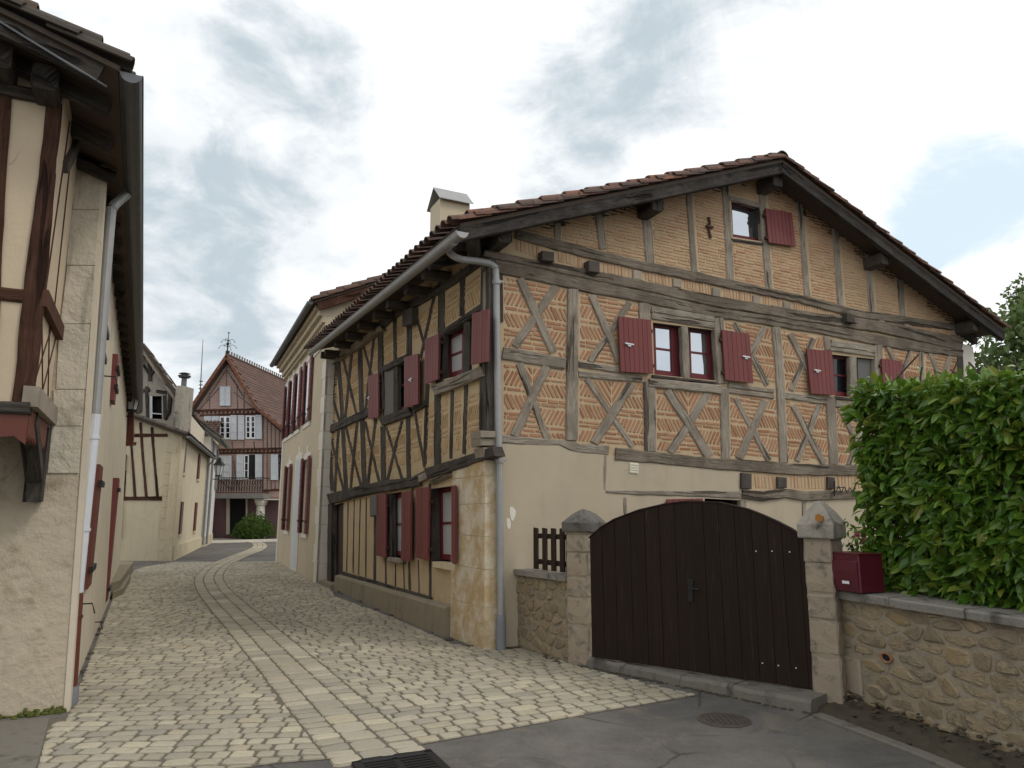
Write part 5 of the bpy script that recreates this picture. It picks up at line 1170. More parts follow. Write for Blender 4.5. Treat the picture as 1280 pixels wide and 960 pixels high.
for p, w in (([(187, 452), (187, 476)], 5), ([(187, 470), (179, 456)], 3), ([(187, 470), (196, 457)], 3), ([(183, 483), (184, 524)], 4), ([(172, 489), (187, 487)], 4), ([(195, 489), (208, 491)], 4), ([(205, 494), (206, 524)], 4), ([(198, 455), (213, 488), (211, 515), (206, 524)], 5), ([(165, 492), (165, 515)], 5), ([(171, 500), (171, 520)], 3)): timber(og, p, w, 'oak_dark', old, proud=.05)
sash(og, q((186.5, 494.5), (190, 494.5), (190, 523), (186.5, 523)), old, .0, 1, mat='white', fr=.05, glass='glass_dark'); b = MB(); slab(b, og, quad_az(og, wq, -.3), -.4, -.3); b.build('window_opening', M['darkin'], old); b = MB(); slab(b, og, quad_az(og, q((190, 516), (202, 517), (202, 518.2), (190, 517.2)), .0), -.05, .0); b.build('window_bar', M['white'], old)
# white house further down the street
wo = MS.W(MLn+.02, 0, .12); WS = Pl(wo, ms, mn); white = thing('white_street_house', wo, 'narrow white house with grey drooping roof and blue shutter beyond the low corner house', 'house')
Lw = 5.0; zw = WS.az(262, 560, 0)[1]
b = MB(); b.prism([WS.W(0, 0, 0), WS.W(Lw, 0, 0), WS.W(Lw, 0, -6), WS.W(0, 0, -6)], (0, 0, 5.3)); b.build('wall', M['white_stone'], white)
b = MB(); ea, eb = WS.W(-.25, 5.25, .45), WS.W(Lw+.2, 5.25, .45); ra_, rb_ = WS.W(-.25, 7.4, -2.4), WS.W(Lw+.2, 7.4, -2.4); deck(b, ea, eb, rb_, ra_, .1); wr = b.build('roof', M['lead'], white)
b = MB(); tiles(b, ea, eb, rb_, ra_, pitch=.25, step=.5); fixn(b.build('roof_tiles', M['tile_left'], wr)); gutter(ea+mn*.07, eb+mn*.07, .07, 'zinc', white)
b = MB(); slab(b, WS, [(1.5, .9), (1.95, .9), (1.95, 2.6), (1.5, 2.6)], -.02, .06); b.build('shutter', M['greypaint'], white)
b = MB(); slab(b, WS, [(Lw-1.0, 2.9), (Lw-.2, 2.9), (Lw-.2, 5.0), (Lw-1.0, 5.0)], -.02, .08); b.build('shutter', M['greypaint'], white)
b = MB(); slab(b, WS, [(.02, 0), (Lw, 0), (Lw, .5), (.02, .5)], -.02, .05); b.build('plinth', M['quoin_pale'], white); b = MB(); p1 = WS.W(.5, .1, .1); b.tube([p1+V((0, 0, 5.0)), p1], .06, 8); b.build('downpipe', M['greypaint'], white)
# antenna mast
an = Pl((0, 47, 0), (1, 0), (0, -1)); b = MB(); p0, p1 = an.P(250, 495), an.P(253.8, 424); b.tube([V((p0.x, p0.y, 5.4)), p0, p1], [.05, .04, .015], 5)
for z_ in range(5): b.box(p0+V((0, 0, .25*z_)), V((.12, 0, 0)), V((0, .02, 0)), V((0, 0, .03)))
tag(b.build('antenna_mast', M['iron']), 'tall thin antenna mast rising between the chimney and the pink house', 'antenna')
# ================================================================== PINK HOUSE
PK = Pl((-16.3, 43.6, 0), (1, 0), (0, -1)); pink = thing('pink_timbered_house', (-16.3, 43.6, 0), 'tall pink brick timbered house with steep tiled roof, white shutters and iron balcony', 'house')
m_pink = N('pink brick'); k = m_pink
br = k.n('ShaderNodeTexBrick'); br.inputs['Scale'].default_value = 1.0; br.inputs['Color1'].default_value = (.34, .21, .175, 1); br.inputs['Color2'].default_value = (.28, .168, .142, 1); br.inputs['Mortar'].default_value = (.37, .29, .25, 1)
br.inputs['Brick Width'].default_value = .28; br.inputs['Row Height'].default_value = .1; br.inputs['Mortar Size'].default_value = .018; k.l(k.mapv((1, 1, 1), rot=(R(90), 0, R(40)) if False else (R(-90), 0, 0)), br.inputs['Vector'])
M['pinkbrick'] = k.done(k.mix(k.val(k.noise(1.2, 4), .4, .7, 0, .4), br.outputs['Color'], (.31, .225, .195)), .9)
M['mauve'] = m_plaster('mauve render', (.22, .13, .14), (.15, .09, .095), .4, bs=60, bst=.2)
M['pinktile'] = m_island('flat brown tile', [(.14, .083, .064), (.115, .072, .058), (.165, .092, .068)], (.085, .066, .056), .5, ns=10)
pp = lambda x, y, o=0: PK.az(x, y, o)
wp = [pp(283, 452), pp(320, 512), pp(352, 541), (pp(352, 541)[0]+1.6, pp(352, 541)[1]-.8)]
zfl = pp(300, 622)[1]
aL, aR = pp(236, 600)[0], wp[3][0]
wall_with_holes(PK, [(aL, zfl), (aR, zfl), wp[3], wp[2], wp[1], wp[0], pp(240, 512), (aL, pp(240, 516)[1])], [], 0, .3, 'pinkbrick', pink, 'brick_wall')
b = MB(); b.prism([PK.W(aL, .15, -.02), PK.W(aR, .15, -.02), PK.W(aR, .15, -14), PK.W(aL, .15, -14)], (0, 0, zfl-.16)); fixn(b.build('ground_floor_wall', M['mauve'], pink))
b = MB(); b.prism([PK.W(aL, zfl, -.31), PK.W(aR, zfl, -.31), PK.W(aR, zfl, -14), PK.W(aL, zfl, -14)], (0, 0, wp[3][1]-zfl-.3)); fixn(b.build('rear_wall', M['pinkbrick'], pink))
BK = V((1.2, 13.5, 0)); VO_ = .5
e_ = [PK.W(*pp(283, 444, VO_), VO_), PK.W(*pp(320, 508, VO_), VO_), PK.W(*pp(354, 536, VO_), VO_)]; e_.append(e_[2]+(e_[2]-e_[1])*.5); l_ = PK.W(*pp(232, 518, VO_), VO_)
b = MB(); segs = [(e_[1], e_[0]), (e_[3], e_[1])]
for lo_, hi_ in segs: deck(b, lo_, lo_+BK, hi_+BK, hi_, .1)
deck(b, l_, l_+BK, e_[0]+BK, e_[0], .1); prf = b.build('roof', M['soffit'], pink)
b = MB()
for lo_, hi_ in segs+[(l_, e_[0])]:                  # flat tile courses
    al = BK.normalized(); t = (hi_-lo_).normalized(); nr = al.cross(t); nr = nr if nr.z > 0 else -nr; L = (hi_-lo_).length; n = int(L/.24); wcol = .9
    for j in range(n):
        s = j*L/n
        for c_ in range(15):
            o0 = c_*wcol+(.45 if j % 2 else 0)-.02; o1 = min(o0+wcol-.02, BK.length)
            if o0 < 0: o0 = 0
            u_ = rnd.uniform(0, .012)
            b.prism([lo_+t*s+al*o0+nr*(.03+u_), lo_+t*s+al*o1+nr*(.03+u_), lo_+t*(s+L/n+.06)+al*o1+nr*.012, lo_+t*(s+L/n+.06)+al*o0+nr*.012], nr*.02)
fixn(b.build('roof_tiles', M['pinktile'], prf))
b = MB()
for lo_, hi_ in segs+[(l_, e_[0])]:
    t = (hi_-lo_).normalized(); L = (hi_-lo_).length; n = int(L/.33)
    for j in range(n): b.box(lo_+t*(j+.5)*L/n+V((0, .02, -.06)), t*(L/n/2+.01), V((0, .06, 0)), t.cross(V((0, 1, 0)))*.1, ch=.02)
fixn(b.build('verge_tiles', M['orange_tile'], prf))
al = BK.normalized(); b = MB(); b.tube([e_[0]+V((0, 0, .05)), e_[0]+BK+V((0, 0, .05))], .1, 8); rg = b.build('ridge', M['pinktile'], prf)
for i in range(36):
    p = e_[0]+al*(.3+i*.36)+V((0, 0, .12)); b = MB(); b.box(p+V((0, 0, .06)), al*.05, V((.03, 0, 0)), V((0, 0, .08))); b.ball(p+V((0, 0, .18)), .07, n=6, m=4); b.build('ridge_crest', M['lead'], rg)
b = MB(); p = e_[0]+V((0, .1, .05)); top = PK.P(286, 416, VO_-.1)-p
b.tube([p, p+top*.35, p+top], [.06, .035, .015], 6); b.ball(p+top*.12, .12, n=8, m=5); b.ball(p+top*.5, .1, n=8, m=5); b.ball(p+top, .06, n=6, m=4)
for zz_, r_ in ((.32, .55), (.58, .42)):
    for sg in ((1, 0), (-1, 0), (0, 1), (0, -1)):
        c_ = p+top*zz_; b.tube([c_+V((sg[0]*r_*t, sg[1]*r_*t, .22*math.sin(t*2.6)-.12*t*t)) for t in (0, .25, .5, .75, 1)], .014, 4); b.ball(c_+V((sg[0]*r_, sg[1]*r_, -.02)), .035, n=6, m=4)
b.build('roof_finial', M['iron'], prf)
PT_ = lambda pts, w, mat='oak_brown', proud=.05, nm='beam': timber(PK, pts, w, mat, pink, nm, proud=proud)
PT_([(244, 513), (322, 511.5)], 2.4); PT_([(250, 519), (326, 517)], 2.2); PT_([(272, 562), (354, 560.5)], 2.4); PT_([(272, 566.5), (354, 565.5)], 2); PT_([(328, 613), (354, 612)], 2.4)
b = MB()
for i in range(15):
    a, z = pp(249+i*5.1, 515.3); slab(b, PK, [(a-.05, z-.07), (a+.05, z-.07), (a+.05, z+.07), (a-.05, z+.07)], 0, .1)
for i in range(16):
    a, z = pp(275+i*5, 564); slab(b, PK, [(a-.05, z-.07), (a+.05, z-.07), (a+.05, z+.07), (a-.05, z+.07)], 0, .1)
b.build('dentil_course', M['oak_brown'], pink)
M['stud'] = m_timber('grey stud', (.15, .12, .11), (.2, .17, .15), (.08, .06, .055))
for x in (329, 334, 339, 344, 349): PT_([(x, 514+max(0, (x-322))*.9), (x, 560)], 1.5, 'stud', .02); PT_([(x, 567), (x, 611)], 1.3, 'stud', .02)
for x0, y0, x1, y1 in ((283, 455, 283, 483), (262, 490, 262, 511), (296, 483, 297, 511), (305, 490, 305, 510), (283, 462, 268, 486), (283, 462, 298, 484), (275, 484, 250, 511), (292, 490, 318, 511), (288, 470, 305, 497), (278, 470, 258, 500)): PT_([(x0, y0), (x1, y1)], 1.3, 'stud', .02)
for x0, y0, x1, y1 in ((272, 552, 272, 561), (290, 552, 291, 561), (305, 551, 305, 560), (317, 551, 318, 560), (280, 550, 284, 560), (291, 570, 291, 612), (292, 575, 296, 612), (327, 568, 328, 612), (275, 601, 290, 612), (296, 601, 300, 612)): PT_([(x0, y0), (x1, y1)], 1.3, 'stud', .02)
def pshut(x0, y0, x1, y1):
    Q = quad_az(PK, q((x0, y0), (x1, y0), (x1, y1), (x0, y1)), .1); b = MB(); slab(b, PK, Q, .03, .08)
    for s0, s1 in ((0, .14), (.86, 1)): slab(b, PK, [bil(Q, s0, 0), bil(Q, s1, 0), bil(Q, s1, 1), bil(Q, s0, 1)], .08, .1)
    for t in (0, .31, .64, .95): slab(b, PK, [bil(Q, .14, t), bil(Q, .86, t), bil(Q, .86, t+.05), bil(Q, .14, t+.05)], .08, .098)
    fixn(b.build('shutter', M['shutwhite'], pink))
def pwin(x0, y0, x1, y1, dark=False):
    b = MB(); slab(b, PK, quad_az(PK, q((x0, y0), (x1, y0), (x1, y1), (x0, y1)), .02), -.1, .02); b.build('window_reveal', M['darkin'], pink)
    if not dark: sash(PK, q((x0, y0), ((x0+x1)/2, y0), ((x0+x1)/2, y1), (x0, y1)), pink, .05, 4, 1, .07, 'white', 'glass_dark', .045); sash(PK, q(((x0+x1)/2, y0), (x1, y0), (x1, y1), ((x0+x1)/2, y1)), pink, .05, 4, 1, .07, 'white', 'glass_dark', .045)
pshut(274.7, 483, 281, 507); pshut(281.4, 483, 287.8, 507)
pwin(274.5, 520.5, 288, 549); pshut(288.2, 519, 295.6, 549.5); pshut(297.3, 519, 305, 549.5); pwin(307, 519.5, 319.2, 548.5); pshut(319.6, 518.5, 327, 548.5)
pshut(270, 569.5, 279, 599); pshut(279.4, 569.5, 288.6, 599); pshut(295.5, 568, 304, 599.5); pwin(305, 568.5, 318.5, 599, True); sash(PK, q((305, 568.5), (311, 568.5), (310.5, 599), (305, 599)), pink, .04, 3, 1, .06, 'white', 'glass_dark'); pshut(319, 568, 327, 599); pshut(338.5, 568, 347.3, 600); pwin(347.6, 568, 353, 600, True)
pshut(255, 520, 263.5, 527); pshut(264.5, 520, 273, 527)
for (x0, y0, x1, y1, mt) in ((287, 622.5, 307, 667, 'door'), ): b = MB(); slab(b, PK, quad_az(PK, q((x0, y0), (x1, y0), (x1, y1), (x0, y1)), .06), -.1, .06); b.build('door', M['darkin'], pink)
b = MB(); slab(b, PK, quad_az(PK, q((283, 622), (287, 622), (287, 668), (282.5, 668)), .1), -.05, .1); slab(b, PK, quad_az(PK, q((307.2, 622), (309, 622), (309, 668), (307.2, 668)), .1), -.05, .1); b.build('door_surround', M['white_stone'], pink)
# balcony
bz = pp(300, 617, 1.1)[1]; a0_, a1_ = pp(266, 617, 1.1)[0], pp(328, 617, 1.1)[0]
b = MB(); slab(b, PK, [(a0_, bz-.28), (a1_+.1, bz-.28), (a1_+.1, bz-.02), (a0_, bz-.02)], -.1, 1.2, ch=.03); bal = fixn(b.build('balcony', M['lead'], pink))
b = MB(); slab(b, PK, [(a1_-.55, 2.35), (aR, 2.35), (aR, bz-.3), (a1_-.55, bz-.3)], -.05, .9); fixn(b.build('lintel_beam', M['white_stone'], pink))
b = MB()
b.tube([PK.W(a0_, bz+.92, 1.12), PK.W(a1_, bz+.92, 1.12), PK.W(a1_, bz+.92, .05)], .03, 5); b.tube([PK.W(a0_, bz+.08, 1.12), PK.W(a1_, bz+.08, 1.12), PK.W(a1_, bz+.08, .05)], .022, 5)
n = 19
for i in range(n+1):
    a = lerp(a0_, a1_, i/n); b.tube([PK.W(a, bz, 1.12), PK.W(a, bz+.92, 1.12)], .016, 4)
    if i < n:
        w = (a1_-a0_)/n
        for zz_ in (.3, .62):
            b.tube([PK.W(a+w/2+w*.36*math.cos(t*.785), bz+zz_+.15*math.sin(t*.785), 1.12) for t in range(9)], .013, 4)
b.build('railing', M['iron'], bal)
b = MB(); cx = pp(323.5, 640, .9)[0]; c_ = PK.W(cx, 0, .6); b.tube([c_+V((0, 0, z)) for z in (.1, .35, .36, 1.2, 2.05, 2.06, 2.16, 2.2, 2.34)], [.33, .33, .26, .27, .24, .3, .32, .37, .37], 14); b.build('column', M['white_stone'], pink)
b = MB(); s0 = Pl((0, 41.5, 0), (1, 0), (0, -1)); x0, x1 = s0.az(236, 530)[0], s0.az(266, 530)[0]; zt_, zb2 = s0.az(255, 528)[1], s0.az(255, 542)[1]
b = MB(); deck(b, V((x0-2, 41.4, zb2)), V((x1, 41.4, zb2)), V((x1-.3, 43.5, zt_+.3)), V((x0-2, 43.5, zt_+.3)), .12); tiles(b, V((x0-2, 41.4, zb2)), V((x1, 41.4, zb2)), V((x1-.3, 43.5, zt_+.3)), V((x0-2, 43.5, zt_+.3)), pitch=.25); fixn(b.build('lean_to_roof', M['pinktile'], pink))
b = MB(); b.prism([(x0-2, 42, 0), (x1-.4, 42, 0), (x1-.4, 43.5, 0), (x0-2, 43.5, 0)], (0, 0, zb2)); b.build('lean_to_wall', M['lplaster'], pink)
# bush in front
bp = V((ray(317, 650).x/ray(317, 650).y*42.2, 42.2, .12)); bush = thing('round_bush', bp, 'dense rounded green bush in front of the pink house', 'bush'); pts = []
bw = (ray(341, 660).x-ray(292, 660).x)/2*42/ray(317, 660).y; bh = 1.25
for i in range(3600):
    th, ph_ = rnd.uniform(0, 2*math.pi), math.acos(rnd.uniform(0, 1)); r_ = rnd.uniform(.72, 1.03)*(1+.08*math.sin(3*th+1)+.06*math.sin(5*ph_+th*2)); d_ = V((math.sin(ph_)*math.cos(th), math.sin(ph_)*math.sin(th), math.cos(ph_)))
    pts.append((bp+V((d_.x*bw*r_, d_.y*.95*r_, .15+d_.z*bh*r_)), d_))
b = MB(); leafcloud(b, pts, .13); b.build('foliage', M['bushleaf'], bush); b = MB()
for i in range(7): b.tube([bp, bp+V((rnd.uniform(-.8, .8), rnd.uniform(-.5, .5), .8))], [.04, .015], 5)
b.build('stems', M['bark'], bush); b = MB(); b.ball(bp+V((0, 0, .5)), bw*.72, .65, .75, 14, 8); b.build('inner_foliage', M['bushleaf'], bush)
# lanterns
def lantern(p, s, wallp, label, name='street_lantern'):
    t = thing(name, p, label, 'street lamp'); b = MB(); p = V(p)
    def ring(r_, z, n=6): return [p+V((r_*math.cos(2*math.pi*k_/n+.3), r_*math.sin(2*math.pi*k_/n+.3), z)) for k_ in range(n)]
    b.loft([ring(.11*s, 0), ring(.19*s, .42*s)]); fixn(b.build('lamp_glass', M['lens'], t)); b = MB()
    b.loft([ring(.25*s, .42*s), ring(.22*s, .47*s), ring(.1*s, .62*s), ring(.08*s, .63*s), ring(.08*s, .7*s), ring(.02*s, .76*s)]); b.loft([ring(.12*s, -.06*s), ring(.13*s, 0)]); b.build('lamp_cap', M['iron'], t); b = MB()
    for k_ in range(6): b.tube([ring(.112*s, 0)[k_], ring(.192*s, .42*s)[k_]], .012*s, 4)
    b.build('lamp_frame', M['iron'], t); b = MB(); w = V(wallp); b.tube(smooth_path([w, w.lerp(p, .4)+V((0, 0, -.1*s)), p+V((0, 0, -.16*s)), p+V((0, 0, -.05*s))], 4), .02*s, 6); b.tube([w+V((0, 0, -.3*s)), w+V((0, 0, .2*s))], .025*s, 5); b.build('wall_arm', M['iron'], t); return t
l1p = LS.P(164, 512, .38); d1 = ray(164, 512); t_ = 17.6/d1.y; l1 = V((d1.x*t_, d1.y*t_, H+d1.z*t_))
lantern(l1, 1.05, V((l1.x-.75, l1.y+.2, l1.z)), 'black street lantern on the end wall of the left house under a white pole')
b = MB(); d0, d2 = ray(165.5, 488), ray(166, 461); b.tube([l1+V((0, 0, .75)), l1+V((.02, 0, 1.35))], .022, 6); tag(b.build('white_pole', M['white']), 'short white pole hanging above the near street lantern', 'pole')
d1 = ray(273, 594); t_ = 37.0/d1.y; l2 = V((d1.x*t_, d1.y*t_, H+d1.z*t_)); lantern(l2, 1.2, V((l2.x-.75, l2.y+.3, l2.z-.1)), 'small black street lantern in front of the balcony of the pink house')
wd = Pl((0, 18.6, 0), (1, 0), (0, -1)); b = MB()
for x in (157.5, 160, 162.5, 165): slab(b, wd, quad_az(wd, q((x, 505), (x+1.9, 504), (x+1.4, 551), (x-.5, 552))), -.05, 0)
slab(b, wd, quad_az(wd, q((150, 520), (167, 519), (167, 523), (150, 524))), -.09, -.05); slab(b, wd, quad_az(wd, q((150, 541), (166, 540), (166, 545), (150, 546))), -.09, -.05)
slab(b, wd, quad_az(wd, q((150, 552), (166, 552), (165, 556), (150, 557))), -.2, 0); tag(fixn(b.build('wooden_balcony', M['redbrown'])), 'small brown wooden balcony jutting out behind the left house below the lantern', 'balcony')
# ================================================================== TREES
def tree(name, base, hgt, rad, label, n=3200, ls=.28, seed=1):
    r2 = random.Random(seed); t = thing(name, base, label, 'tree'); base = V(base); b = MB()
    b.tube([base, base+V((.1, 0, hgt*.3)), base+V((0, .1, hgt*.6)), base+V((.1, 0, hgt*.9))], [.25, .2, .12, .03], 8)
    cl = []
    for i in range(26):
        a, z = r2.uniform(0, 6.28), r2.uniform(.3, .97); rr = rad*math.sin(math.pi*min(1, .25+z*.72))*r2.uniform(.3, .9)
        c_ = base+V((rr*math.cos(a), rr*math.sin(a), hgt*z)); cl.append((c_, r2.uniform(.22, .4)*rad)); b.tube([base+V((0, 0, hgt*z*.7)), c_], [.07, .02], 5)
    b.build('trunk', M['bark'], t); pts = []
    for i in range(n):
        c_, r_ = cl[r2.randrange(len(cl))]; d_ = V((r2.gauss(0, 1), r2.gauss(0, 1), r2.gauss(0, 1))).normalized(); pts.append((c_+d_*r_*r2.uniform(.5, 1.05), d_))
    b = MB(); leafcloud(b, pts, ls); b.build('crown', M['treeleaf'], t); return t
tree('broadleaf_tree', (17.6, 24, 0), 8.3, 2.9, 'leafy green tree behind the laurel hedge at the right edge', 5200, .3, 3)
tree('tall_tree', (18.9, 25.2, 0), 10.2, 1.5, 'taller thin tree at the right edge, its twiggy top above the other tree', 1500, .22, 5)
# ================================================================== GROUND
def sheet(name, pts, z, mat, label=None, cat=None):
    b = MB(); P = [V((p[0], p[1], 0)) for p in pts]; t = tessellate_polygon([P]); b.add([(p.x, p.y, z) for p in P], [list(x) for x in t])
    o = b.build(name, M[mat])
    import bmesh
    bm = bmesh.new(); bm.from_mesh(o.data)
    for f in bm.faces:
        f.normal_update()
        if f.normal.z < 0: f.normal_flip()
    bm.to_mesh(o.data); bm.free(); tag(o, label, cat, kind='structure'); return o
sheet('ground', [(-300, -60), (300, -60), (300, 600), (-300, 600)], 0, 'asphalt', 'grey asphalt ground and road surface', 'ground')
px_b = [(84, 895), (62, 899), (45, 962), (30, 990), (200, 976), (340, 955.5), (433, 948), (530, 931), (640, 911), (760, 889), (872, 869.5), (820, 858), (724, 834), (655, 812), (612, 812), (567, 806), (490, 772), (419, 746), (410, 731), (397, 729), (345, 702), (300, 702.5), (220, 703), (180, 709), (162, 716), (146, 735)]
poly = [G(*p) for p in px_b]; PB = [(p.x, p.y) for p in poly]
sheet('sett_bed', PB, .004, 'settbed', 'dark joints between the pale stone setts', 'paving')
def inside(x, y, P=PB):
    c = False; n = len(P); j = n-1
    for i in range(n):
        if (P[i][1] > y) != (P[j][1] > y) and x < (P[j][0]-P[i][0])*(y-P[i][1])/(P[j][1]-P[i][1])+P[i][0]: c = not c
        j = i
    return c
cpx = [(478, 951), (462, 935), (410, 883), (368, 840), (318, 790), (282, 755), (265, 735), (262, 720), (276, 706), (300, 695), (318, 688), (325, 683), (322, 679), (312, 677)]
cpath = smooth_path([G(*p) for p in cpx], 12)
def near_path(x, y):
    best = 1e9; sd = 0
    for i in range(len(cpath)-1):
        a, b_ = cpath[i], cpath[i+1]; dx, dy = b_.x-a.x, b_.y-a.y; L2 = dx*dx+dy*dy
        if L2 < 1e-9: continue
        t = max(0, min(1, ((x-a.x)*dx+(y-a.y)*dy)/L2)); ex, ey = x-a.x-t*dx, y-a.y-t*dy; d = ex*ex+ey*ey
        if d < best: best = d; sd = dx*ey-dy*ex; bn = (ex, ey)
    d = math.sqrt(best); return d, sd, bn[0]/max(d, 1e-6), bn[1]/max(d, 1e-6)
SB_ = MB()
def sett_poly(o, zb=0.0):
    n = len(o); cx = sum(p[0] for p in o)/n; cy = sum(p[1] for p in o)/n
    o = chaikin(o, 1, rnd.uniform(.09, .17)); o = [(x+rnd.uniform(-.004, .004), y+rnd.uniform(-.004, .004)) for x, y in o]; n = len(o)
    h = rnd.uniform(.015, .023); tx, ty = rnd.uniform(-.03, .03), rnd.uniform(-.03, .03)
    def W(p, ins, z):
        dx, dy = p[0]-cx, p[1]-cy; L = max(1e-4, math.hypot(dx, dy)); k_ = max(.3, 1-ins/L); return (cx+dx*k_, cy+dy*k_, zb+z+tx*dx+ty*dy)
    vs = [W(p, 0, -.012) for p in o]+[W(p, .006, h*.7) for p in o]+[W(p, .03, h) for p in o]
    SB_.add(vs, [[i, (i+1) % n, n+(i+1) % n, n+i] for i in range(n)]+[[n+i, n+(i+1) % n, 2*n+(i+1) % n, 2*n+i] for i in range(n)]+[[2*n+i for i in range(n)]])
def sett(cx, cy, ax, ay, l, w, zb=0.0, gap=.016, hp=None):
    l -= gap; w -= gap; J = lambda: rnd.uniform(-.0045, .0045); bx, by = -ay, ax
    o = [(cx+ax*x+bx*y+J(), cy+ay*x+by*y+J()) for x, y in ((-l/2, -w/2), (l/2, -w/2), (l/2, w/2), (-l/2, w/2))]
    if hp: o = clip(o, hp)
    if not o or area(o) < .003: return
    sett_poly(o, zb)
area2 = sum(PB[i][0]*PB[(i+1) % len(PB)][1]-PB[(i+1) % len(PB)][0]*PB[i][1] for i in range(len(PB)))
def edge_planes(x, y):
    hp = []
    for i in range(len(PB)):
        a, b_ = PB[i], PB[(i+1) % len(PB)]; dx, dy = b_[0]-a[0], b_[1]-a[1]; L2 = dx*dx+dy*dy
        t = ((x-a[0])*dx+(y-a[1])*dy)/L2
        if -.02 < t < 1.02:
            L = math.sqrt(L2); nx, ny = (dy/L, -dx/L) if area2 > 0 else (-dy/L, dx/L); d = nx*(x-a[0])+ny*(y-a[1])
            if abs(d) < .3: hp.append((nx, ny, nx*a[0]+ny*a[1]-.006))
    return hp
xs = [p[0] for p in PB]; ys = [p[1] for p in PB]
for side, ang in ((1, 4), (-1, 27)):
    ca, sa = math.cos(R(ang)), math.sin(R(ang)); v = -12.0
    while v < 34:
        rowh = rnd.uniform(.125, .152); u = -30+rnd.uniform(0, .3)
        while u < 18:
            l = rnd.choice((.13, .155, .18, .205, .23))*rnd.uniform(.9, 1.1); cu_ = u+l/2; cv = v+rowh/2+.04*math.sin(cu_*.6)
            x, y = cu_*ca-cv*sa, cu_*sa+cv*ca
            if min(xs)-.2 < x < max(xs)+.2 and min(ys)-.2 < y < max(ys)+.2:
                ep = edge_planes(x, y)
                if ep or inside(x, y):
                    d, sd, nx_, ny_ = near_path(x, y)
                    if sd*side > 0 and d > .22:
                        if d < .7: c0 = nx_*x+ny_*y-(d-.335); ep = ep+[(-nx_, -ny_, -c0)]
                        sett(x, y, ca, sa, l, rowh, hp=ep)
            u += l
        v += rowh
acc = 0; tot = [0]
for i in range(1, len(cpath)): tot.append(tot[-1]+(cpath[i]-cpath[i-1]).length)
def at(s):
    for i in range(len(tot)-1):
        if tot[i+1] >= s: t = (s-tot[i])/max(1e-6, tot[i+1]-tot[i]); return cpath[i].lerp(cpath[i+1], t), (cpath[i+1]-cpath[i]).normalized()
    return cpath[-1], (cpath[-1]-cpath[-2]).normalized()
rowspec = ((-.225, .215, .15), (0, .25, .24), (.225, .215, .15))
for off_, w_, st_ in rowspec:
    s = 0
    while s < tot[-1]-.1:
        l = st_*rnd.uniform(.85, 1.2); p, t = at(s+l/2); nx, ny = -t.y, t.x; far_ = not inside(p.x, p.y)
        sett(p.x+nx*off_, p.y+ny*off_, t.x, t.y, l, w_, 0.004 if far_ else 0); s += l
so = SB_.build('sett_paving', M['sett']); tag(so, 'pale beige stone setts with a curved gutter line', 'paving', kind='structure')
# joints of the gutter line where it runs on over the asphalt
rib = []; s = 0
L_ = []; R_2 = []
i0 = [i for i, p in enumerate(cpath) if not inside(p.x, p.y) and p.y > 15][0]-2
for i in range(i0, len(cpath)):
    t = (cpath[min(i+1, len(cpath)-1)]-cpath[i-1]).normalized(); L_.append((cpath[i].x-t.y*.37, cpath[i].y+t.x*.37)); R_2.append((cpath[i].x+t.y*.37, cpath[i].y-t.x*.37))
b = MB(); n = len(L_); b.add([(x, y, .008) for x, y in L_]+[(x, y, .008) for x, y in R_2], [[i, n+i, n+i+1, i+1] for i in range(n-1)]); tag(b.build('sett_line_bed', M['settbed']), 'joints of the curved sett line across the asphalt', 'paving', kind='structure')
sheet('pavement', [(p.x, p.y) for p in (G(0, 903), G(62, 898), G(47, 955), G(20, 1010), G(-120, 1010), G(-120, 906))], .007, 'cement', 'stained cement apron at the foot of the left house', 'pavement')
# far kerb and terrace before the pink house
k0, k1 = G(200, 680.5), G(400, 675.5); b = MB(); b.prism([k0, k1, k1+V((0, .3, 0)), k0+V((0, .3, 0))], (0, 0, .13)); tag(b.build('kerb', M['white_stone']), 'pale kerb along the pavement of the pink house', 'kerb', kind='structure')
b = MB(); b.prism([k0+V((0, .31, 0)), k1+V((0, .31, 0)), V((k1.x, 60, 0)), V((k0.x, 60, 0))], (0, 0, .125)); tag(b.build('terrace', M['cement']), 'grey cement terrace before the pink house', 'terrace', kind='structure')
# kerb and soil strip along the garden wall
kb = [G(1016, 897), G(1078, 921), G(1150, 949), G(1215, 978), G(1330, 1040), G(1600, 1240)]; b = MB(); secs = []
for i, p in enumerate(kb):
    t = (kb[min(i+1, len(kb)-1)]-kb[max(i-1, 0)]).normalized(); nn = V((-t.y, t.x, 0)); nn = nn if nn.x > 0 else -nn; secs.append([p+V((0, 0, -.01)), p+V((0, 0, .02)), p+nn*.02+V((0, 0, .028)), p+nn*.1+V((0, 0, .028)), p+nn*.11+V((0, 0, -.01))])
b.loft(secs); tag(fixn(b.build('kerb', M['kerbstone'])), 'low cement kerb along the foot of the garden wall', 'kerb', kind='structure')
b = MB(); n = 60; g_ = []
for i in range(n+1):
    a = lerp(-.1, 4.6, i/n)
    for j in range(7):
        o = lerp(-.05, .42, j/6); z = .0+.045*(1-j/6)+rnd.uniform(0, .03)*(1 if 0 < j < 6 else .3)+(.05*math.exp(-j*.9)); p = RW.W(a, 0, o); g_.append((p.x+rnd.uniform(-.015, .015), p.y+rnd.uniform(-.015, .015), z-(.03 if j == 6 else 0)))
b.add(g_, [[i*7+j, i*7+j+1, (i+1)*7+j+1, (i+1)*7+j] for i in range(n) for j in range(6)]); tag(fixn(b.build('soil', M['dirt'])), 'dark mossy soil between kerb and garden wall', 'soil', kind='structure')
b = MB()
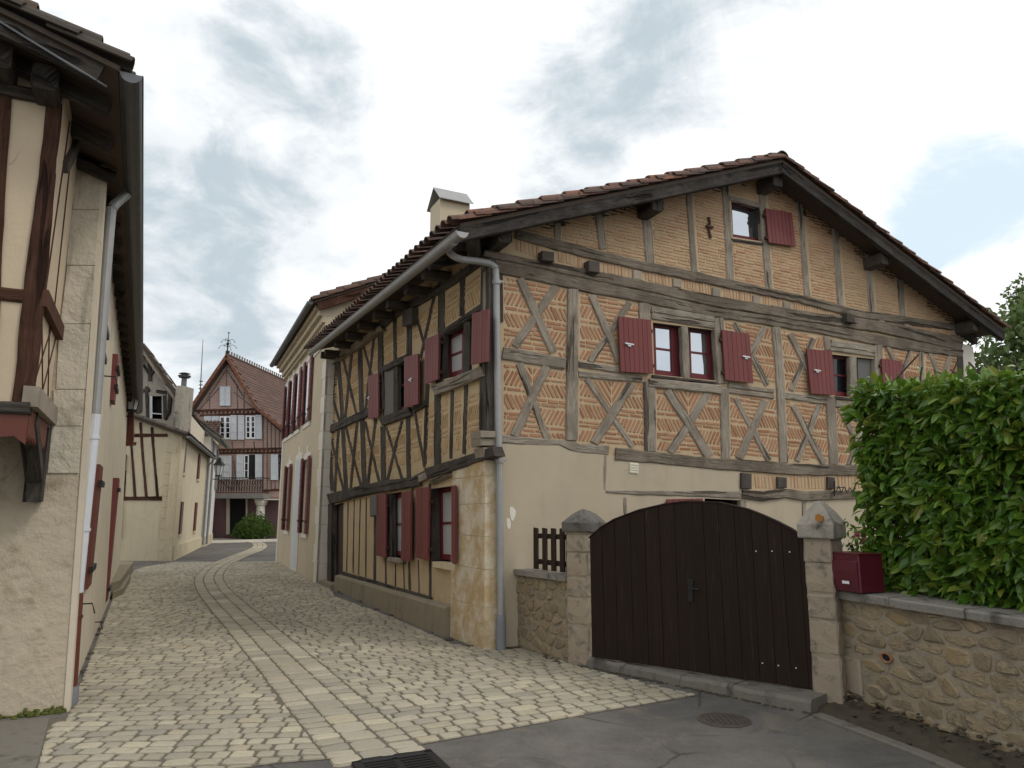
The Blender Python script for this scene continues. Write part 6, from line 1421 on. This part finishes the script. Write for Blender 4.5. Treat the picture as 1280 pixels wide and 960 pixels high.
for i in range(70):                                  # moss and crumbs at the wall feet
    f = rnd.random()
    p = (GB.W(rnd.uniform(.1, .5), 0, .04) if f < .25 else SD.W(rnd.uniform(0, DL), 0, rnd.uniform(.02, .2)) if f < .6 else LS.W(rnd.uniform(0, 7), 0, rnd.uniform(.0, .07)) if f < .8 else LWp.W(rnd.uniform(0, LL+.2), 0, rnd.uniform(.02, .12)))
    b.ball(p+V((0, 0, .004)), rnd.uniform(.02, .07), rnd.uniform(.02, .05), rnd.uniform(.01, .03), 7, 4)
for i in range(230):
    a = rnd.uniform(-.05, 3.2); o = abs(rnd.gauss(0, .13))+.01; r_ = rnd.uniform(.006, .022)
    b.ball(RW.W(a, max(.02, .1-o*.25+rnd.uniform(-.01, .03)), o), r_*1.3, r_, r_*.6, 6, 4)
for i in range(120):
    p = t0+td_*rnd.uniform(.0, L_th)+tn*rnd.uniform(-.02, .03); b.ball(p+V((0, 0, .004)), rnd.uniform(.012, .04), rnd.uniform(.01, .03), rnd.uniform(.006, .015), 6, 4)
tag(b.build('moss', M['dirt']), 'moss and crumbs along the wall feet', 'moss', kind='stuff')
M['greenmoss'] = m_plain('green moss', (.10, .11, .03), .95, 0, .1, .5, 20)
b = MB()
for i in range(90):
    p = (LF.W(abs(rnd.gauss(0, .2)), abs(rnd.gauss(0, .02)), abs(rnd.gauss(0, .025))) if i % 3 else LS.W(rnd.uniform(0, .8), abs(rnd.gauss(0, .02)), abs(rnd.gauss(0, .03)))); b.ball(p, rnd.uniform(.01, .035), rnd.uniform(.006, .02), rnd.uniform(.01, .03), 6, 4)
tag(b.build('green_moss', M['greenmoss']), 'green moss at the foot of the left house corner', 'moss', kind='stuff')
# drain grate and manhole
ga = (G(527, 940)-G(448, 951.5)).normalized(); gb_ = V((-ga.y, ga.x, 0)); gc = (G(527, 940)+G(448, 951.5))/2-gb_*.29
dg = thing('drain_grate', gc, 'slotted black iron drain grate at the front end of the sett gutter', 'drain grate')
b = MB(); fw, fd = .25, .24
for sx, sy, lx, ly in ((0, 1, fw+.03, .03), (0, -1, fw+.03, .03), (1, 0, .03, fw), (-1, 0, .03, fw), (0, 0, .022, fw*.68)): b.box(gc+ga*sx*fw+gb_*sy*fd+V((0, 0, .009)), ga*lx, gb_*ly*(1 if sx == 0 and sy else .95), V((0, 0, .012)), ch=.004)
b.build('grate_frame', M['iron'], dg)
b = MB()
for i in range(9):
    for sg in (-1, 1): b.box(gc+ga*sg*.125+gb_*(-fd+.045+i*(2*fd-.09)/8)+V((0, 0, .008)), ga*.108, gb_*.013, V((0, 0, .01)))
b.build('grate_bars', M['iron'], dg); b = MB(); b.box(gc+V((0, 0, .004)), ga*fw, gb_*fd, V((0, 0, .003))); b.build('grate_pit', M['darkin'], dg)
mh = G(905, 900.5); b = MB(); b.tube([mh+V((0, 0, z)) for z in (.001, .006, .009)], [.21, .21, .205], 30); o_ = b.build('manhole_cover', M['manhole']); tag(o_, 'small round rusty manhole cover in the asphalt before the gate', 'manhole cover')
b = MB()
for i in range(-4, 5):
    for j in range(-4, 5):
        if math.hypot(i, j) < 3.9: b.box(mh+V((i*.043, j*.043, .01)), V((.012, .012, 0)), V((-.012, .012, 0)), V((0, 0, .004)))
b.tube([mh+V((.185*math.cos(t*.2618), .185*math.sin(t*.2618), .01)) for t in range(25)], .006, 4); b.build('cover_studs', M['manhole'], o_)
# ================================================================== SKY, SUN, CAMERA
w = bpy.data.worlds.new('World'); bpy.context.scene.world = w; w.use_nodes = True; nt = w.node_tree; nt.nodes.clear()
def wn(t, **k_):
    o = nt.nodes.new(t)
    for a, v in k_.items(): setattr(o, a, v)
    return o
SUN_EL, SUN_AZ = R(50), R(112)                       # sun to the right, a little behind the camera, veiled by cloud
sky = wn('ShaderNodeTexSky'); sky.sky_type = 'NISHITA'; sky.sun_disc = False; sky.sun_elevation = SUN_EL; sky.sun_rotation = SUN_AZ; sky.altitude = 100; sky.air_density = 1.0; sky.dust_density = 1.5
tc = wn('ShaderNodeTexCoord'); ln = nt.links.new
def wm(op, a, b=0.0, c=None):
    o = wn('ShaderNodeMath', operation=op)
    for i, v in enumerate((a, b) if c is None else (a, b, c)):
        if isinstance(v, (int, float)): o.inputs[i].default_value = v
        else: ln(v, o.inputs[i])
    return o.outputs[0]
sep = wn('ShaderNodeSeparateXYZ'); ln(tc.outputs['Generated'], sep.inputs[0])
den = wm('ADD', sep.outputs[2], .22); cx = wm('DIVIDE', sep.outputs[0], den); cy = wm('DIVIDE', sep.outputs[1], den)
cmb = wn('ShaderNodeCombineXYZ'); ln(wm('MULTIPLY', sep.outputs[0], 1.0), cmb.inputs[0]); ln(sep.outputs[1], cmb.inputs[1]); ln(wm('MULTIPLY', sep.outputs[2], 1.7), cmb.inputs[2])
def wnoise(sc, det, rough, dist, loc):
    mp = wn('ShaderNodeMapping'); mp.inputs['Location'].default_value = loc; ln(cmb.outputs[0], mp.inputs['Vector'])
    o = wn('ShaderNodeTexNoise'); o.inputs['Scale'].default_value = sc; o.inputs['Detail'].default_value = det; o.inputs['Roughness'].default_value = rough; o.inputs['Distortion'].default_value = dist; ln(mp.outputs[0], o.inputs['Vector']); return o.outputs['Fac']
def blob(x, y, r):
    d = ray(x, y).normalized(); o = wn('ShaderNodeVectorMath', operation='DOT_PRODUCT'); ln(tc.outputs['Generated'], o.inputs[0]); o.inputs[1].default_value = d
    m = wn('ShaderNodeMapRange', interpolation_type='SMOOTHERSTEP'); m.inputs[1].default_value = math.cos(math.atan(r/F)); m.inputs[2].default_value = 1.0; ln(o.outputs['Value'], m.inputs[0]); return m.outputs[0]
def wsum(base, items):
    for k_, o in items: base = wm('MULTIPLY_ADD', o, k_, base)
    return base
def wstep(f, lo, hi):
    m = wn('ShaderNodeMapRange', interpolation_type='SMOOTHSTEP'); m.inputs[1].default_value = lo; m.inputs[2].default_value = hi; ln(f, m.inputs[0]); return m.outputs[0]
n1 = wnoise(3.4, 10, .6, .45, (3.1, 1.7, .4)); n2 = wnoise(8.5, 9, .62, .5, (7.3, 2.2, 1.2))
# grey cloud bases where the photograph has them, bright tops elsewhere
grey = wsum(wm('ADD', wm('MULTIPLY', n1, 1.0), wm('MULTIPLY', n2, .75)), [(.38, blob(275, 195, 300)), (.12, blob(330, 150, 250)), (.26, blob(800, 120, 230)), (.12, blob(680, 200, 170)), (.12, blob(970, 40, 200)), (.16, blob(290, 400, 200)), (-.34, blob(450, 300, 220)), (-.2, blob(590, 60, 220)), (-.32, blob(1010, 190, 260)), (-.26, blob(250, 10, 190))])
gf = wstep(grey, .78, 1.26)
blue = wsum(wm('ADD', wm('MULTIPLY', n1, .7), wm('MULTIPLY', n2, .4)), [(.17, blob(1215, 310, 130)), (.10, blob(1170, 260, 120)), (-.2, blob(1240, 385, 90)), (.06, blob(240, 420, 110)), (-.4, blob(640, 250, 560)), (-.35, blob(280, 120, 480))])
bf = wstep(blue, .60, .80)
bf = wm('MULTIPLY', bf, .85)
n3 = wnoise(6.0, 9, .62, .4, (1.3, 5.1, 2.0)); gf = wm('MULTIPLY', gf, wm('MULTIPLY_ADD', wstep(n3, .36, .62), .62, .38))
def wmix(f, a, b):
    o = wn('ShaderNodeMix', data_type='RGBA'); ln(f, o.inputs[0])
    for i, v in ((6, a), (7, b)):
        if isinstance(v, tuple): o.inputs[i].default_value = (*v, 1)
        else: ln(v, o.inputs[i])
    return o.outputs[2]
cloud = wmix(gf, (10.8, 10.9, 11.0), (5.3, 6.15, 6.75))
pale = wn('ShaderNodeMix', data_type='RGBA'); pale.inputs[0].default_value = .75; ln(sky.outputs[0], pale.inputs[6]); pale.inputs[7].default_value = (7.9, 9.7, 10.6, 1)
skyc = wmix(bf, cloud, pale.outputs[2])
bg = wn('ShaderNodeBackground'); ln(skyc, bg.inputs[0]); bg.inputs[1].default_value = .1
out = wn('ShaderNodeOutputWorld'); ln(bg.outputs[0], out.inputs[0])
sl = bpy.data.lights.new('sun', 'SUN'); sl.energy = 1.1; sl.angle = R(16); sl.color = (1, .95, .87); so = bpy.data.objects.new('sun', sl); C.objects.link(so)
sd_ = V((math.sin(SUN_AZ)*math.cos(SUN_EL), math.cos(SUN_AZ)*math.cos(SUN_EL), math.sin(SUN_EL))); so.rotation_euler = sd_.to_track_quat('Z', 'Y').to_euler(); so.location = (0, -10, 30)
cam = bpy.data.cameras.new('camera'); cam.sensor_width = 36; cam.lens = F/1280*36; cam.clip_start = .05; cam.clip_end = 2000
co_ = bpy.data.objects.new('camera', cam); C.objects.link(co_); co_.location = (0, 0, H); co_.rotation_euler = (math.pi/2+PT, 0, 0); sc = bpy.context.scene; sc.camera = co_
sc.view_settings.view_transform = 'Standard'; sc.view_settings.look = 'None'; sc.view_settings.exposure = 0.07; sc.view_settings.gamma = 1.0; sc.view_settings.use_curve_mapping = False
